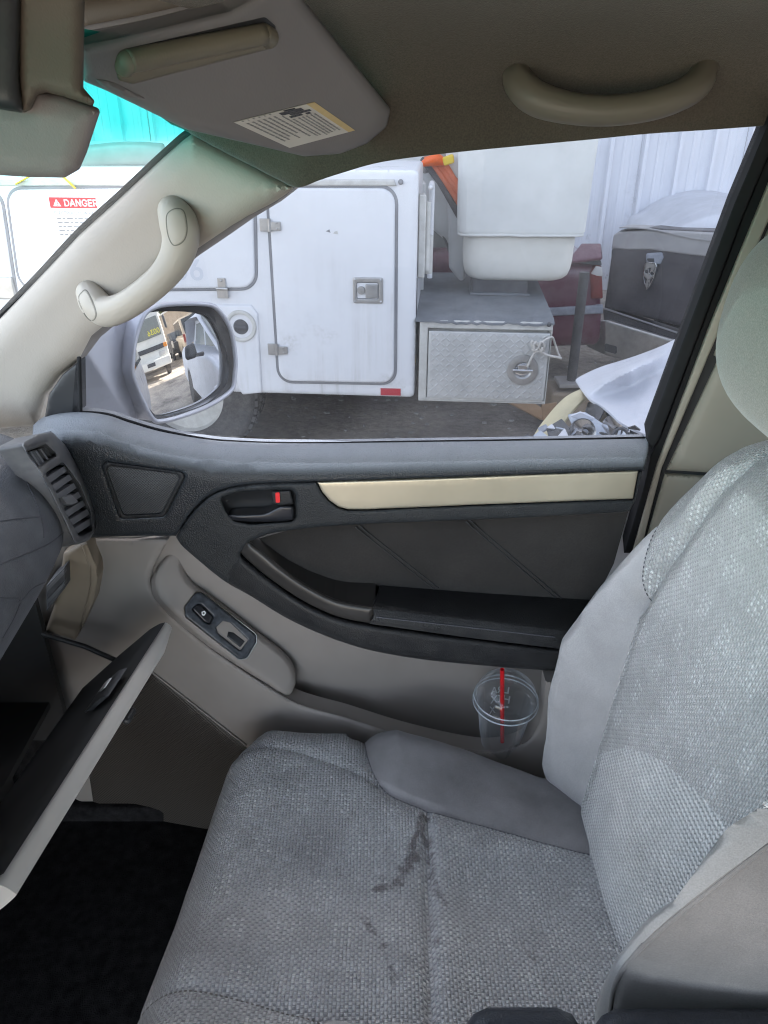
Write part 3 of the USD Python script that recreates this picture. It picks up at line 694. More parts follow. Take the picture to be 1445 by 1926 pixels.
# middle panel with a long sweeping lower edge
mid_top = spline([(332, 1009), (354, 975), (379, 947), (404, 929), (434, 919), (472, 913), (522, 910), (597, 908), (800, 901), (1000, 894), (1208, 888)], 6)
strip = Polygon([(597, 907), (800, 901), (1000, 893), (1201, 886), (1191, 938), (1000, 945), (800, 953), (690, 958), (655, 958), (637, 953), (620, 941), (607, 926)])
bezel = rnd([(415, 937), (445, 926), (520, 921), (549, 922), (556, 930), (557, 972), (549, 981), (470, 986), (440, 980), (424, 960)], 6)
insert_top = [(1182, 963), (1000, 973), (800, 981), (700, 985), (600, 991), (540, 998), (497, 1010)]
insert_low = [(474, 1018), (500, 1042), (535, 1072), (580, 1103), (635, 1130), (700, 1143)]
mid = Polygon(list(mid_top) + [(1196, 940), (1184, 962)] + insert_top[1:-1] + [(505, 1004), (470, 1018), (452, 1040), (452, 1060), (430, 1098), (400, 1076), (360, 1042), (340, 1024)]).buffer(0)
obj('middle_trim', relief(mid.difference(strip.buffer(2)).difference(bezel), ypl(1.033), roundp(.005, 0), 6, rings=(.0006, .002, .004, .007), skirt=.03), 'door_vinyl', door)
obj('decor_strip', relief(strip, ypl(1.036), roundp(.003, .001), 6, rings=(.0005, .0015, .003), skirt=.02), 'decor_metal', door)
# inner handle in its cup
hb = obj('handle_bowl', relief(bezel, ypl(1.033), lambda d, p: -.022 * np.clip(d / .012, 0, 1) ** .7 - .002, 4, rings=(.001, .003, .006, .010), skirt=0), 'black_plastic', door)
lever = Polygon(spline([(432, 968), (470, 966), (500, 964), (516, 957), (530, 951), (548, 951), (553, 957), (553, 972), (545, 979), (490, 982), (450, 980), (436, 976)], 5, True)).buffer(0)
ih = obj('inner_handle', relief(lever, ypl(1.033), roundp(.006, .006), 3, rings=(.0006, .0015, .003, .005), skirt=.02), 'black_gloss', door)
ltab = obj('lock_tab', relief(rnd([(511, 924), (547, 922), (553, 948), (528, 951), (513, 947)], 3), ypl(1.033), roundp(.004, .003), 3, rings=(.0006, .0015, .003), skirt=.02), 'door_vinyl_low', ih)
obj('lock_mark', relief(rnd([(518, 927), (526, 926), (527, 945), (519, 946)], 2), ypl(1.029), flat(.0005), 3, skirt=.001), 'lock_red', ih)
# cloth insert, two slanting double seams
ins = Polygon(insert_top + insert_low + [(720, 1150), (1110, 1150), (1155, 1060)]).buffer(0)
obj('cloth_insert', relief(ins, ypl(1.062), lambda d, p: .004 * np.clip(d / .02, 0, 1), 12, rings=(.003, .01), skirt=.02), 'door_suede', door)
for (x0, y0), (x1, y1) in (((672, 990), (822, 1108)), ((880, 980), (1062, 1135))):
    for o in (-3, 3):
        pts = [aty(x0 + (x1 - x0) * t + o, y0 + (y1 - y0) * t - o * .6, 1.0575) for t in np.linspace(0, 1, 60)]
        obj('insert_seam', tube(pts, .0011, 6), 'black_plastic', door, smooth=True)
# grip that sweeps into the arm rest
grip = Polygon(list(spline([(470, 1018), (498, 1040), (534, 1070), (580, 1101), (636, 1128), (706, 1141)], 6)) + [(704, 1173)] + list(spline([(704, 1173), (660, 1166), (615, 1152), (560, 1124), (505, 1086), (468, 1055), (453, 1040)], 6)) + [(453, 1032), (460, 1021)]).buffer(0)
yg = lambda p: np.interp(p[:, 0], [452, 520, 620, 704], [0, .012, .036, .050])
obj('grip', relief(grip, ypl(1.033), lambda d, p: roundp(.012, .002)(d, p) + yg(p), 5, rings=(.0008, .002, .004, .007, .011), skirt=.08), 'grip_brown', door)
low = Polygon(list(spline([(331, 1010), (342, 1026), (362, 1044), (400, 1076), (430, 1098), (470, 1120), (540, 1163), (620, 1199), (700, 1224), (800, 1241), (900, 1251), (1000, 1259), (1100, 1264)], 6)) + [(1100, 1222), (1035, 1218), (900, 1202), (800, 1189), (704, 1175)] + list(spline([(704, 1175), (660, 1168), (615, 1154), (560, 1126), (505, 1088), (468, 1058), (451, 1042)], 5)) + [(430, 1060), (380, 1020), (352, 985)]).buffer(0)
yl = lambda p: np.interp(p[:, 0], [330, 430, 520, 620, 704, 1100], [-.002, .0, .016, .038, .052, .056])
obj('arm_rest_base', relief(low, ypl(1.033), lambda d, p: roundp(.014, 0)(d, p) + yl(p), 6, rings=(.0008, .002, .004, .008, .013), skirt=.10), 'door_vinyl_low', door)
pt = [aty(722, 1102, 1.060), aty(900, 1115, 1.060), aty(1110, 1128, 1.060)]
pf = [aty(708, 1149, .972), aty(880, 1168, .972), aty(1045, 1187, .972)]
pb = [aty(701, 1174, .968), aty(880, 1199, .968), aty(1045, 1219, .968)]
rowsA = []
for k in np.linspace(-.015, 1.12, 24):
    f = lambda q: np.array([np.interp(k, [0, .5, 1], [x[i] for x in q]) + (k - np.clip(k, 0, 1)) * (q[2][i] - q[0][i]) for i in range(3)])
    T, F_, B = f(pt), f(pf), f(pb)
    c = spline([T + [0, .01, 0], T * .55 + F_ * .45 + [0, 0, .003], F_ + [0, .012, .001], F_ + [0, .003, -.004], F_ + [0, -.002, -.012], B + [0, 0, .004], B + [0, .006, -.002], B + [0, .06, -.004]], 4)
    rowsA.append(c)
am = thicken(np.array(rowsA), (0, .03, -.012))
obj('arm_rest_pad', am, 'door_vinyl_low', door, smooth=40)
obj('arm_rest_stitching', tube([np.array([np.interp(k, [0, .5, 1], [x[i] for x in pf]) for i in range(3)]) + [0, -.0025, -.010] for k in np.linspace(0, 1, 30)], .0012, 6), 'print_dark', door, smooth=True)
# lower grey panel: back of the pocket, switch pod, pocket front and rim
back = Polygon([(60, 1004), (331, 1004), (345, 1020), (362, 1040), (400, 1070), (470, 1115), (540, 1158), (620, 1193), (700, 1218), (800, 1234), (1120, 1258), (1120, 1480), (560, 1400), (500, 1290), (330, 1180), (300, 1200), (200, 1330), (60, 1260)]).buffer(0)
obj('lower_trim', relief(back, ypl(1.058), roundp(.004, 0), 10, rings=(.001, .004), skirt=.02), 'door_grey', door)
lead = Polygon(list(spline([(318, 1012), (300, 1045), (287, 1075), (284, 1098), (298, 1130), (340, 1172), (400, 1220), (455, 1258), (500, 1287), (560, 1321), (650, 1347), (760, 1381), (870, 1406), (930, 1411), (985, 1396), (1010, 1366), (1022, 1320), (1026, 1280)], 8)) +
               [(1140, 1280), (1140, 1640), (800, 1640), (380, 1620), (160, 1560), (100, 1380), (70, 1180), (60, 1012)]).buffer(0)
tri_px = Polygon([(286, 1264), (462, 1402), (490, 1480), (440, 1580), (330, 1585), (180, 1540), (165, 1440), (230, 1340)])
rim_line = LineString(np.asarray(lead.exterior.coords)[:142])
def lead_h(d, p):
    y = np.interp(p[:, 0], [60, 250, 330, 500, 760, 900, 985, 1140], [0, .0, .018, .055, .085, .090, .085, .085])
    dd = shapely.distance(shapely.points(p), rim_line) * (1.3 / FPX)
    r = .011
    e = np.clip(dd, 0, r)
    return y - r + np.sqrt(r * r - (r - e) ** 2) - .0 * dd
obj('door_pocket', relief(lead.difference(tri_px), ypl(1.048), lead_h, 8, rings=(.0008, .002, .004, .007, .011, .016), skirt=.03), 'door_grey', door)
obj('woofer_grille', relief(tri_px, ypl(1.046), lambda d, p: np.interp(p[:, 0], [60, 250, 330, 500], [0, 0, .018, .055]) - .001 + .004 * np.clip(d / .01, 0, 1), 9, rings=(.003, .01), skirt=.01), 'speaker_mesh_low', door)
obj('grille_bead', tube([aty(x, y, 1.048 - float(np.interp(x, [250, 330, 500], [0, .018, .055])) - .003) for x, y in zip(np.linspace(284, 464, 30), np.linspace(1263, 1403, 30))], .0016, 6), 'door_grey', door, smooth=True)
pod = smooth_poly([(334, 1022), (348, 1042), (346, 1064), (362, 1094), (398, 1120), (440, 1152), (482, 1186), (522, 1216), (546, 1240), (556, 1264), (555, 1290), (538, 1309), (500, 1285), (455, 1256), (400, 1217), (340, 1168), (302, 1128), (291, 1098), (296, 1072), (312, 1044)], 6)
POD = plane3(aty(300, 1080, 1.032), aty(520, 1295, .998), aty(480, 1186, 1.040))
obj('switch_pod', relief(pod, POD, roundp(.012, .0), 5, rings=(.0008, .002, .004, .008, .012), skirt=.06), 'door_grey', door)
sw = rnd([(347, 1142), (369, 1113), (381, 1115), (482, 1194), (482, 1208), (464, 1238), (450, 1240), (349, 1160)], 9)
hole = rnd([(407, 1180), (419, 1168), (433, 1171), (467, 1204), (452, 1224), (410, 1191)], 3)
lockhole = rnd([(362, 1146), (370, 1137), (378, 1137), (402, 1160), (395, 1173), (386, 1171)], 3)
sp = obj('switch_plate', relief(sw.difference(hole).difference(lockhole), POD, roundp(.004, .0045), 2.5, rings=(.0005, .0015, .003), skirt=.006), 'burl', door)
obj('switch_plate_rim', relief(sw.buffer(1.6).difference(sw.buffer(.2)), POD, flat(.0022), 3, skirt=.004), 'chrome', sp)
obj('switch_well', relief(hole.buffer(1), POD, lambda d, p: -.012 * np.clip(d / .004, 0, 1), 2.5, rings=(.001, .003), skirt=0), 'door_grey', sp)
obj('window_switch', relief(rnd([(428, 1186), (440, 1188), (463, 1206), (452, 1220), (425, 1199)], 2), POD, roundp(.004, .001), 2, rings=(.0008, .002), skirt=.01), 'black_gloss', sp)
obj('lock_switch', relief(lockhole, POD, roundp(.003, .0065), 2, rings=(.0005, .0015, .003), skirt=.008), 'black_gloss', sp)
lk = Polygon([(379, 1151), (385, 1148.5), (388, 1153), (384, 1158.5), (380, 1157)]).difference(Polygon([(381.5, 1152), (384, 1151), (385.5, 1153.2), (383.5, 1155.5), (381.5, 1155)]))
obj('lock_icon', relief(lk, POD, flat(.0071), 1, skirt=.0004), 'icon_white', sp)
# window glass, rear corner, mirror triangle
win = Polygon([(140, 800)] + [(148, 690), (177, 635), (222, 600), (290, 541), (364, 480), (420, 443), (470, 408), (520, 378), (566, 350), (640, 320), (720, 298), (850, 281), (971, 269), (1100, 257), (1222, 245), (1330, 238), (1450, 228), (1450, 260), (1220, 850)]).buffer(6)
GLASS = plane3(aty(300, 840, 1.125), aty(1200, 840, 1.125), aty(900, 280, 1.055))
gp = relief(win, GLASS, flat(0), 30, skirt=0)
obj('window_glass', gp, 'window_glass', door, smooth=True)
obj('mirror_triangle', relief(rnd([(84, 786), (92, 742), (118, 704), (148, 680), (150, 776), (120, 786)], 2), ypl(1.115), roundp(.006, 0), 5, rings=(.001, .003), skirt=.03), 'black_plastic', door)
obj('window_channel', tube([GLASS([p], .001)[0] for p in spline([(149, 672), (150, 720), (152, 782)])], .003, 8), 'rubber', door, smooth=True)
obj('window_sill_seal', tube([GLASS([p], .002)[0] for p in spline([(150, 776), (200, 780), (245, 794), (300, 810), (370, 824), (430, 831), (560, 835), (800, 832), (1000, 829), (1216, 825)])], .0035, 8), 'rubber', door, smooth=True)
obj('outer_skin', side(-.62, .52), 'silver_paint', door, smooth=True)
obj('outer_handle', cat([hull([((.22, 1.245, 1.04), .013), ((.38, 1.245, 1.04), .013)]), hull([((.22, 1.225, 1.04), .016), ((.22, 1.245, 1.04), .013)]), hull([((.38, 1.225, 1.04), .018), ((.38, 1.245, 1.04), .014)])]), 'silver_paint', door, smooth=True)
# door mirror
MC = aty(345, 685, 1.40)
inc = (MC - EYE) / np.linalg.norm(MC - EYE)
az, el = R(MIR_AZ := 7.0), R(MIR_EL := -6.0)
outd = np.array([math.cos(el) * math.cos(az), math.cos(el) * math.sin(az), math.sin(el)])
MN = outd - inc; MN /= np.linalg.norm(MN)
MP = PxPlane(MC, MN)
glass_px = [(274, 595), (295, 586), (342, 585), (375, 589), (394, 598), (411, 625), (423, 654), (429, 683), (429, 713), (417, 734), (385, 760), (327, 779), (310, 782), (291, 779), (269, 749), (253, 705), (252, 681), (256, 650)]
rim_px = [(249, 691), (254, 641), (269, 596), (288, 579), (321, 572), (385, 572), (411, 583), (433, 618), (443, 669), (442, 705), (435, 734), (393, 763), (339, 784), (305, 792), (288, 788), (269, 755), (252, 714)]
GPl, RPl = smooth_poly(glass_px, 6), smooth_poly(rim_px, 6)
ring = np.asarray(RPl.exterior.coords)[:-1]
rim3 = MP(ring, .006)
cen = rim3.mean(0)
back1 = cen + (rim3 - cen) * 1.0 - MN * .05
back2 = cen + (rim3 - cen) * .72 - MN * .12 + [0, 0, .0]
foot = np.array([aty(x, y, yy) for x, y, yy in ((150, 640, 1.24), (150, 770, 1.24), (205, 770, 1.30), (215, 620, 1.32), (175, 640, 1.28), (250, 796, 1.30))])
shell = [rim3 - MN * .004, rim3 - MN * .014, cen + (rim3 - cen) * 1.0 - MN * .05, cen + (rim3 - cen) * .93 - MN * .085, cen + (rim3 - cen) * .78 - MN * .112, cen + (rim3 - cen) * .5 - MN * .128, cen + (rim3 - cen) * .02 - MN * .132]
shell = [np.vstack([q, q[:1]]) for q in shell]
hs = grid_mesh(np.array(shell)); hs.merge_vertices(); hs.fix_normals()
hs2 = trimesh.Trimesh(np.vstack([back1[(ring[:, 0] < 300)], back2[(ring[:, 0] < 320)], foot])).convex_hull
def soften(m, it=2, n=10):
    m = m.subdivide_to_size(.02); trimesh.smoothing.filter_taubin(m, iterations=n); return m
mir = obj('side_mirror', hs, 'silver_paint', door, smooth=True)
obj('mirror_foot', soften(hs2), 'silver_paint', mir, smooth=True)
obj('mirror_bezel', relief(RPl.buffer(-2.5).difference(GPl), MP, lambda d, p: .002 - .010 * np.clip(d / .016, 0, 1), 3, rings=(.002, .005), skirt=.0, outline=RPl), 'black_plastic', mir)
obj('mirror_lip', tube(np.vstack([MP(np.asarray(RPl.exterior.coords), .004)]), .0045, 8, caps=False), 'silver_paint', mir, smooth=True)
ggr = relief(GPl.buffer(1), MP, flat(-.008), 3, skirt=0)
q = ggr.vertices - MC; q = q - np.outer(q @ MN, MN)
MR = 1.30
ggr.vertices = ggr.vertices - np.outer((q ** 2).sum(1) / (2 * MR), MN)
vn = MN + q / MR
gm = usdkit.mesh(stage, path_for('mirror_glass', mir), ggr, M['mirror_silver'], smooth=True)
# ================================================================== dashboard
dash = thing('dashboard', 'grey dusty dashboard end with air vents and open glove box', 'dashboard')
pr = np.array([(-1.25, 1.335), (-.95, 1.325), (-.75, 1.315), (-.60, 1.302), (-.53, 1.292), (-.49, 1.274), (-.462, 1.245), (-.446, 1.21), (-.440, 1.175), (-.445, 1.145), (-.46, 1.125), (-.50, 1.11), (-.60, 1.10)])
pc = spline(pr, 5)
cenp = np.array([-.70, 1.20])
rowsD = []
for y, s in [(y, 1.0 - .035 * max(0, (y - .80) / .15) ** 2) for y in np.linspace(-.2, .95, 36)] + [(.965, .955), (.98, .942), (.995, .92), (1.006, .89), (1.014, .85), (1.02, .76), (1.022, .5)]:
    bulge = .030 * np.clip((.95 - y) / .7, 0, 1)
    q2 = cenp + (pc - cenp) * s
    rowsD.append(np.stack([q2[:, 0] + bulge * np.clip((q2[:, 0] + .75) / .3, 0, 1), np.full(len(q2), y), q2[:, 1] - .01 * bulge / .03 * np.clip((q2[:, 0] + .75) / .3, 0, 1)], 1))
dm = grid_mesh(np.array(rowsD))
if dm.face_normals[len(pc) * 6 + 20][2] < 0 : dm.invert()
obj('dash_pad', dm, 'dash_vinyl', dash, smooth=True)
VF = plane3(aty(62, 850, .985), aty(170, 985, 1.0), att(112, 985, 1.06))
VF = plane3(atx(62, 850, -.446), atx(168, 990, -.432), atx(60, 1010, -.425)); VF.p0 = VF.p0 - VF.n * .010
frame = rnd([(38, 834), (72, 816), (98, 812), (122, 836), (150, 882), (170, 930), (180, 968), (178, 1000), (168, 1016), (140, 1026), (122, 985), (95, 930), (70, 882)], 8)
vo1 = rnd([(49, 850), (84, 836), (106, 856), (72, 879)], 4)
vo2 = rnd([(85, 890), (117, 870), (148, 912), (168, 962), (172, 998), (150, 1010), (132, 980), (108, 930)], 6)
av = obj('air_vent', relief(frame.difference(vo1).difference(vo2), VF, roundp(.007, .008), 3, rings=(.0008, .002, .004, .007), skirt=.03), 'dash_trim', dash)
obj('vent_cavity', relief(frame.buffer(-3), VF, flat(-.012), 8, skirt=0), 'glove_black', dash)
for k in range(7):
    t = k / 6
    l = np.array([88 + 52 * t, 898 + 95 * t]); r_ = np.array([122 + 50 * t, 876 + 98 * t])
    w = np.array([7 + 0 * t, 12])
    obj('slat', relief(Polygon([l, r_, r_ + w * .75, l + w * .85]), VF, lambda d, p: np.full(len(p), .002), 4, skirt=.012), 'vent_slat', av)
for k in range(4):
    obj('slat', relief(Polygon([(57 + 9 * k, 851 - 3 * k), (60 + 9 * k, 850 - 3 * k), (76 + 8 * k, 874 - 5 * k), (73 + 8 * k, 876 - 5 * k)]), VF, flat(-.002), 4, skirt=.012), 'vent_slat', av)
obj('vent_tab', relief(rnd([(114, 936), (133, 929), (148, 944), (134, 950), (124, 947)], 2), VF, roundp(.003, .010), 3, rings=(.001, .003), skirt=.012), 'vent_slat', av)
def seam(pts, r=.0012, m='print_dark', parent=None, name='dash_seam'):
    obj(name, tube([dash_pt(*p) for p in spline(pts)], r, 6), m, parent if parent is not None else dash, smooth=True)
_ri = trimesh.ray.ray_triangle.RayMeshIntersector(dm)
def dash_pt(x, y):
    d = ray([x, y])[0]
    loc, _, _ = _ri.intersects_location([EYE], [d], multiple_hits=True)
    if len(loc) == 0: return aty(x, y, 1.0)
    k = np.argmin(np.linalg.norm(loc - EYE, axis=1)); return loc[k] - d * .0002
seam([(33, 858), (44, 840), (70, 820), (96, 812)])
seam([(34, 862), (50, 905), (70, 950), (80, 985), (82, 1012)])
seam([(-10, 982), (30, 976), (74, 972)], .001)
seam([(-10, 1066), (40, 1045), (90, 1024), (126, 996)], .001)
seam([(-20, 1122), (30, 1126), (40, 1130), (60, 1108), (85, 1095)], .0008)
seam([(5, 1200), (25, 1165), (38, 1135)], .0008)
# lower end of the dash, small outlet, kick panel
KP = ypl(1.035)
kick = Polygon([(120, 1040), (152, 1022), (162, 1020), (182, 1066), (184, 1085), (176, 1130), (158, 1170), (142, 1204), (86, 1186), (108, 1120)])
obj('dash_end_trim', relief(kick, KP, roundp(.008, .012), 5, rings=(.001, .003, .006, .01), skirt=.03), 'kick_brown', dash)
obj('dash_end_ridge', relief(Polygon([(152, 1024), (163, 1020), (183, 1066), (185, 1086), (177, 1132), (160, 1168), (150, 1190), (158, 1150), (170, 1100), (170, 1070)]), KP, roundp(.005, .018), 4, rings=(.001, .003), skirt=.03), 'kick_brown', dash)
LO = ypl(1.0)
lov = obj('lower_outlet', relief(Polygon([(87, 1102), (122, 1066), (124, 1104), (88, 1150)]), LO, roundp(.003, 0), 5, rings=(.001, .003), skirt=.06), 'dash_trim', dash)
for k in range(2):
    obj('outlet_slat', relief(Polygon([(88, 1106 + 24 * k), (121, 1072 + 22 * k), (121, 1080 + 22 * k), (88, 1114 + 24 * k)]), LO, flat(.004), 5, skirt=.01), 'vent_slat', lov)
# open glove box: dark bin and the lid hanging from its lower hinge
ya, yb = .545, .945
ev = [aty(303, 1172, yb), atz(18, 1622, 1.0)]
ltop0, ltop1 = np.array([-.392, .545, .992]), np.array([-.336, .950, .992])
def lidp(s, u, v):
    """s along the car's width, u down the lid, v towards the seat"""
    p = ltop0 + (ltop1 - ltop0) * s
    return p + np.array([-.72, 0, -.69]) * u * .19 + np.array([.69, 0, -.72]) * v
sec = spline([(0.0, .000), (-.014, .004), (-.020, .011), (-.014, .021), (.02, .026), (.3, .027), (.8, .026), (1.0, .022)], 5)
inn = spline([(1.0, .0), (.6, .0), (.2, .0), (0.0, .0)], 5)
loop = [tuple(q) for q in sec] + [(.8, .004), (.4, .002), (.1, .0)]
lidg = []
for s in np.linspace(-.09, 1.0, 28):
    taper = 1 if s < .88 else 1 - (s - .88) * 3.4
    lidg.append([lidp(s, u, v * taper) for u, v in loop + loop[:1]])
lidg = np.array(lidg)
cap_ = lambda r_: trimesh.Trimesh(np.vstack([r_, r_.mean(0)]), [[i, i + 1, len(r_)] for i in range(len(r_) - 1)], process=False)
lid = cat([grid_mesh(lidg), cap_(lidg[0]), cap_(lidg[-1])]); lid.merge_vertices(); lid.fix_normals()
gl = obj('glove_box_lid', lid, 'glove_shell', dash, smooth=40)
obj('lid_liner', thicken(np.array([[lidp(s, u, v) for u, v in ((-.004, -.004), (.1, -.008), (.5, -.010), (1, -.010))] for s in np.linspace(-.07, .985, 10)]), (.008, 0, .002)), 'glove_black', gl, smooth=40)
obj('latch', cat([thicken(np.array([[lidp(s, u, -.016) for u in (0.01, .2)] for s in (.56, .70)]), (.012, 0, .004))]), 'black_plastic', gl)
obj('latch_plate', cat([thicken(np.array([[lidp(s, u, -.019) for u in (0.06, .11)] for s in (.62, .67)]), (.004, 0, .001))]), 'steel', gl)
obj('lid_catch', cat([hull([(lidp(.60, .13, .036), .006), (lidp(.64, .13, .036), .006)])]), 'black_plastic', gl)
obj('glove_box_bin', cat([bx((-.72, .60, .80), (.02, .9, .62)), bx((-.62, .985, .9), (.16, .012, .36)), bx((-.56, .3, .9), (.24, .012, .36)), bx((-.64, .66, .80), (.16, .72, .012))]), 'glove_black', dash)
obj('bin_edge', tube([aty(78, 1192, .97), aty(160, 1216, .97), aty(240, 1252, .97)], .004, 8), 'black_plastic', dash, smooth=True)

# ================================================================== centre arm rest (console lid in two halves)
con = thing('center_console', 'dark padded arm rest lids of the centre console beside the seat', 'console')
obj('console_lid', bx((.121, .27, .980), (.104, .24, .05), .022), 'console_vinyl', con, smooth=True)
obj('console_lid', bx((.342, .27, .978), (.32, .24, .05), .022), 'console_vinyl', con, smooth=True)
obj('console_box', bx((.26, .22, .72), (.6, .22, .48), .02), 'black_plastic', con, smooth=True)

# ================================================================== passenger seat
seat = thing('passenger_seat', 'grey woven cloth passenger seat with stained cushion', 'car seat')
def seat_piece(name, poly, fr, hf, outline, m, res=.0045, grid=.007, rings=(.004, .010, .02, .032, .046, .06, .075, .09), skirt=.0, grow=0.0, rot=False, parent=None):
    V, F, uvs, sk = relief(poly, fr, hf, res, rings=[r for r in rings if r < .05] , skirt=0.0001, outline=outline, grid=grid, want_uv=True)
    P = np.vstack([u for u, d in uvs])
    d = np.concatenate([d for u, d in uvs])
    # cloth coordinates: run on down the rounded edges
    drop = DROP(d)
    ob = outline.boundary
    s = ob.project(shapely.points(P)); q = np.array([ob.interpolate(t).coords[0] for t in s])
    e = q - P; ln = np.linalg.norm(e, axis=1, keepdims=True); e = np.where(ln > 1e-6, e / np.maximum(ln, 1e-6), 0)
    uv = P + e * drop[:, None]
    if rot: uv = uv[:, ::-1]
    o = obj(name, (V, F), m, parent if parent is not None else seat, smooth=True, uv=uv)
    if m == 'seat_weave':
        e_ = np.zeros(len(V))
        for (x0, y0), (x1, y1), w_, am_ in SPILL:
            dd = shapely.distance(shapely.points(V[:, :2]), LineString([atz(x0, y0, .765)[:2], atz(x1, y1, .765)[:2]]))
            e_ = np.maximum(e_, am_ * np.clip(1.35 - dd / w_, 0, 1))
        UsdGeom.PrimvarsAPI(o).CreatePrimvar('stain', Sdf.ValueTypeNames.FloatArray, 'vertex').Set(e_.astype(np.float32).tolist())
    return o
SPILL = [((798, 1530), (778, 1600), .013, .62), ((778, 1600), (748, 1648), .015, .66), ((746, 1652), (706, 1662), .011, .6), ((688, 1722), (722, 1775), .010, .55), ((722, 1775), (742, 1850), .009, .55), ((742, 1850), (738, 1915), .008, .45),
         ((806, 1570), (816, 1655), .011, .56), ((816, 1655), (838, 1692), .010, .55), ((822, 1760), (826, 1840), .010, .42), ((1000, 1765), (1035, 1825), .026, .40), ((640, 1600), (660, 1700), .02, .36), ((455, 1790), (500, 1800), .012, .42)]
RC = .075
def DROP(d): return np.where(d < RC, RC - np.sqrt(np.maximum(RC ** 2 - (RC - np.clip(d, 0, RC)) ** 2, 0)), 0)
# cushion, plan view (x, y)
cush = rnd([(-.315, .44), (-.30, .50), (-.285, .70), (-.255, .90), (-.20, .965), (-.05, .965), (.12, .95), (.42, .90), (.42, .40), (-.28, .40)], .045)
FC = Frame((0, 0, 0), (1, 0, 0), (0, 1, 0))
far_seam = spline([(-.035, 1.05), (-.032, .935), (-.022, .875), (.0, .832), (.03, .812), (.07, .798), (.16, .775), (.28, .745), (.44, .715)], 8)
near_seam = spline([(-.12, .30), (-.105, .44), (-.085, .475), (-.06, .492), (0, .487), (.2, .49), (.44, .50)], 8)
fseam = spline([(-.45, .885), (-.30, .90), (-.20, .897), (-.135, .888), (-.06, .862), (-.012, .838)], 8)
nseam = spline([(-.45, .50), (-.32, .515), (-.255, .524), (-.16, .512), (-.073, .490)], 8)
msx = .045
def cush_h(d, p):
    x, y = p[:, 0], p[:, 1]
    z = .782 - .02 * np.clip((x + .05) / .4, 0, 1) - .03 * np.exp(-((y - .68) / .13) ** 2) * np.clip((.0 - 0) + 1, 0, 1)
    fs = np.interp(x, far_seam[:, 0], far_seam[:, 1])
    # side bolster rises towards the front and falls away to the rear
    o = np.clip((y - fs) / .10, 0, 1) * (x > -.06)
    z += o * np.interp(x, [-.06, .02, .10, .25, .42], [.0, .030, .012, -.03, -.05])
    z += .012 * np.clip((y - .86) / .08, 0, 1) * (x <= -.06)
    z += .02 * np.clip((.50 - y) / .05, 0, 1)
    z += .010 * np.exp(-((x + .21) / .06) ** 2)
    xs_ = x - msx - .02 * (y - .3) / .5
    z += (.009 * np.exp(-((xs_ - .022) / .022) ** 2) * (xs_ > 0) * (1 - np.exp(-(xs_ / .006) ** 2)) + .006 * np.exp(-((xs_ + .03) / .03) ** 2)) * np.clip((fs - y) / .04, 0, 1)
    z -= DROP(d) * np.interp(y, [.40, .47], [.7, 1.0])
    for L, wd, dp_ in ((LineString(far_seam), .010, .008), (LineString(near_seam), .008, .006), (LineString(fseam), .006, .004), (LineString(nseam), .006, .005), (LineString([(msx, .3), (msx + .02, .80)]), .006, .009)):
        dl = shapely.distance(shapely.points(p), L)
        z -= dp_ * np.exp(-(dl / wd) ** 2) * (np.clip((fs + .004 - y) / .01, 0, 1) if wd == .006 and dp_ == .009 else 1)
    z += .0055 * (meshkit.fbm(np.stack([x * 13, y * 13, 0 * x], 1), 4) - .5)
    return z
side_far = Polygon(list(far_seam) + [(.6, .7), (.6, 1.2), (-.035, 1.2)]).buffer(0)
side_near = Polygon(list(near_seam) + [(.6, .5), (.6, .1), (-.12, .1)]).buffer(0)
woven = cush.difference(side_far).difference(side_near)
ctr = Polygon(list(fseam) + list(far_seam[far_seam[:, 0] > -.01]) + [(.44, .50)] + list(near_seam[near_seam[:, 0] > -.07][::-1]) + list(nseam[::-1])).buffer(0)
seat_piece('cushion_center', woven.intersection(ctr), FC, cush_h, cush, 'seat_weave', rot=True)
seat_piece('cushion_side', polys(woven.difference(ctr))[0] if len(polys(woven.difference(ctr))) == 1 else max([g for g in polys(woven.difference(ctr)) if g.centroid.y > .7], key=lambda g: g.area), FC, cush_h, cush, 'seat_weave', rot=True)
for g in polys(woven.difference(ctr)):
    if g.centroid.y < .7 and g.area > 1e-4: seat_piece('cushion_side', g, FC, cush_h, cush, 'seat_weave', rot=True)
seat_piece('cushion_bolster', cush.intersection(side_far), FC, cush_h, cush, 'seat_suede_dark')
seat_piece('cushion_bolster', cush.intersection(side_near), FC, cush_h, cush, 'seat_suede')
# skirt of the cushion
cb = np.asarray(cush.exterior.coords)
ch = cush_h(np.zeros(len(cb)), cb)
obj('cushion_skirt', grid_mesh(np.array([[[x, y, z], [x * 1.0 + .01 * (1 if x < 0 else 0), y, z - .08], [x + .03 * (1 if x < 0 else 0), y, .50]] for (x, y), z in zip(cb, ch)])), 'seat_suede_dark', seat, smooth=True)
obj('seat_base', bx((.08, .68, .56), (.5, .42, .2), .02), 'black_plastic', seat)
def stitch(name, L, hf, fr, outline, r=.0009, m='thread', every=.006):
    L = LineString(L).intersection(outline.buffer(-.004))
    L = max(polys_l(L), key=lambda g: g.length)
    n = int(L.length / every)
    ps = np.array([L.interpolate(t).coords[0] for t in np.linspace(0, L.length, 2 * n)])
    d = shapely.distance(shapely.points(ps), outline.boundary)
    w = fr(ps, hf(d, ps) + .0004)
    obj(name, cat([tube(w[i:i + 2], r, 5) for i in range(0, len(w) - 1, 2)]), m, seat)
def polys_l(g): return [x for x in getattr(g, 'geoms', [g]) if x.length > 0]
stitch('seam_stitching', far_seam, cush_h, FC, cush, m='print_dark')
stitch('seam_stitching', nseam, cush_h, FC, cush)
stitch('seam_stitching', fseam, cush_h, FC, cush)
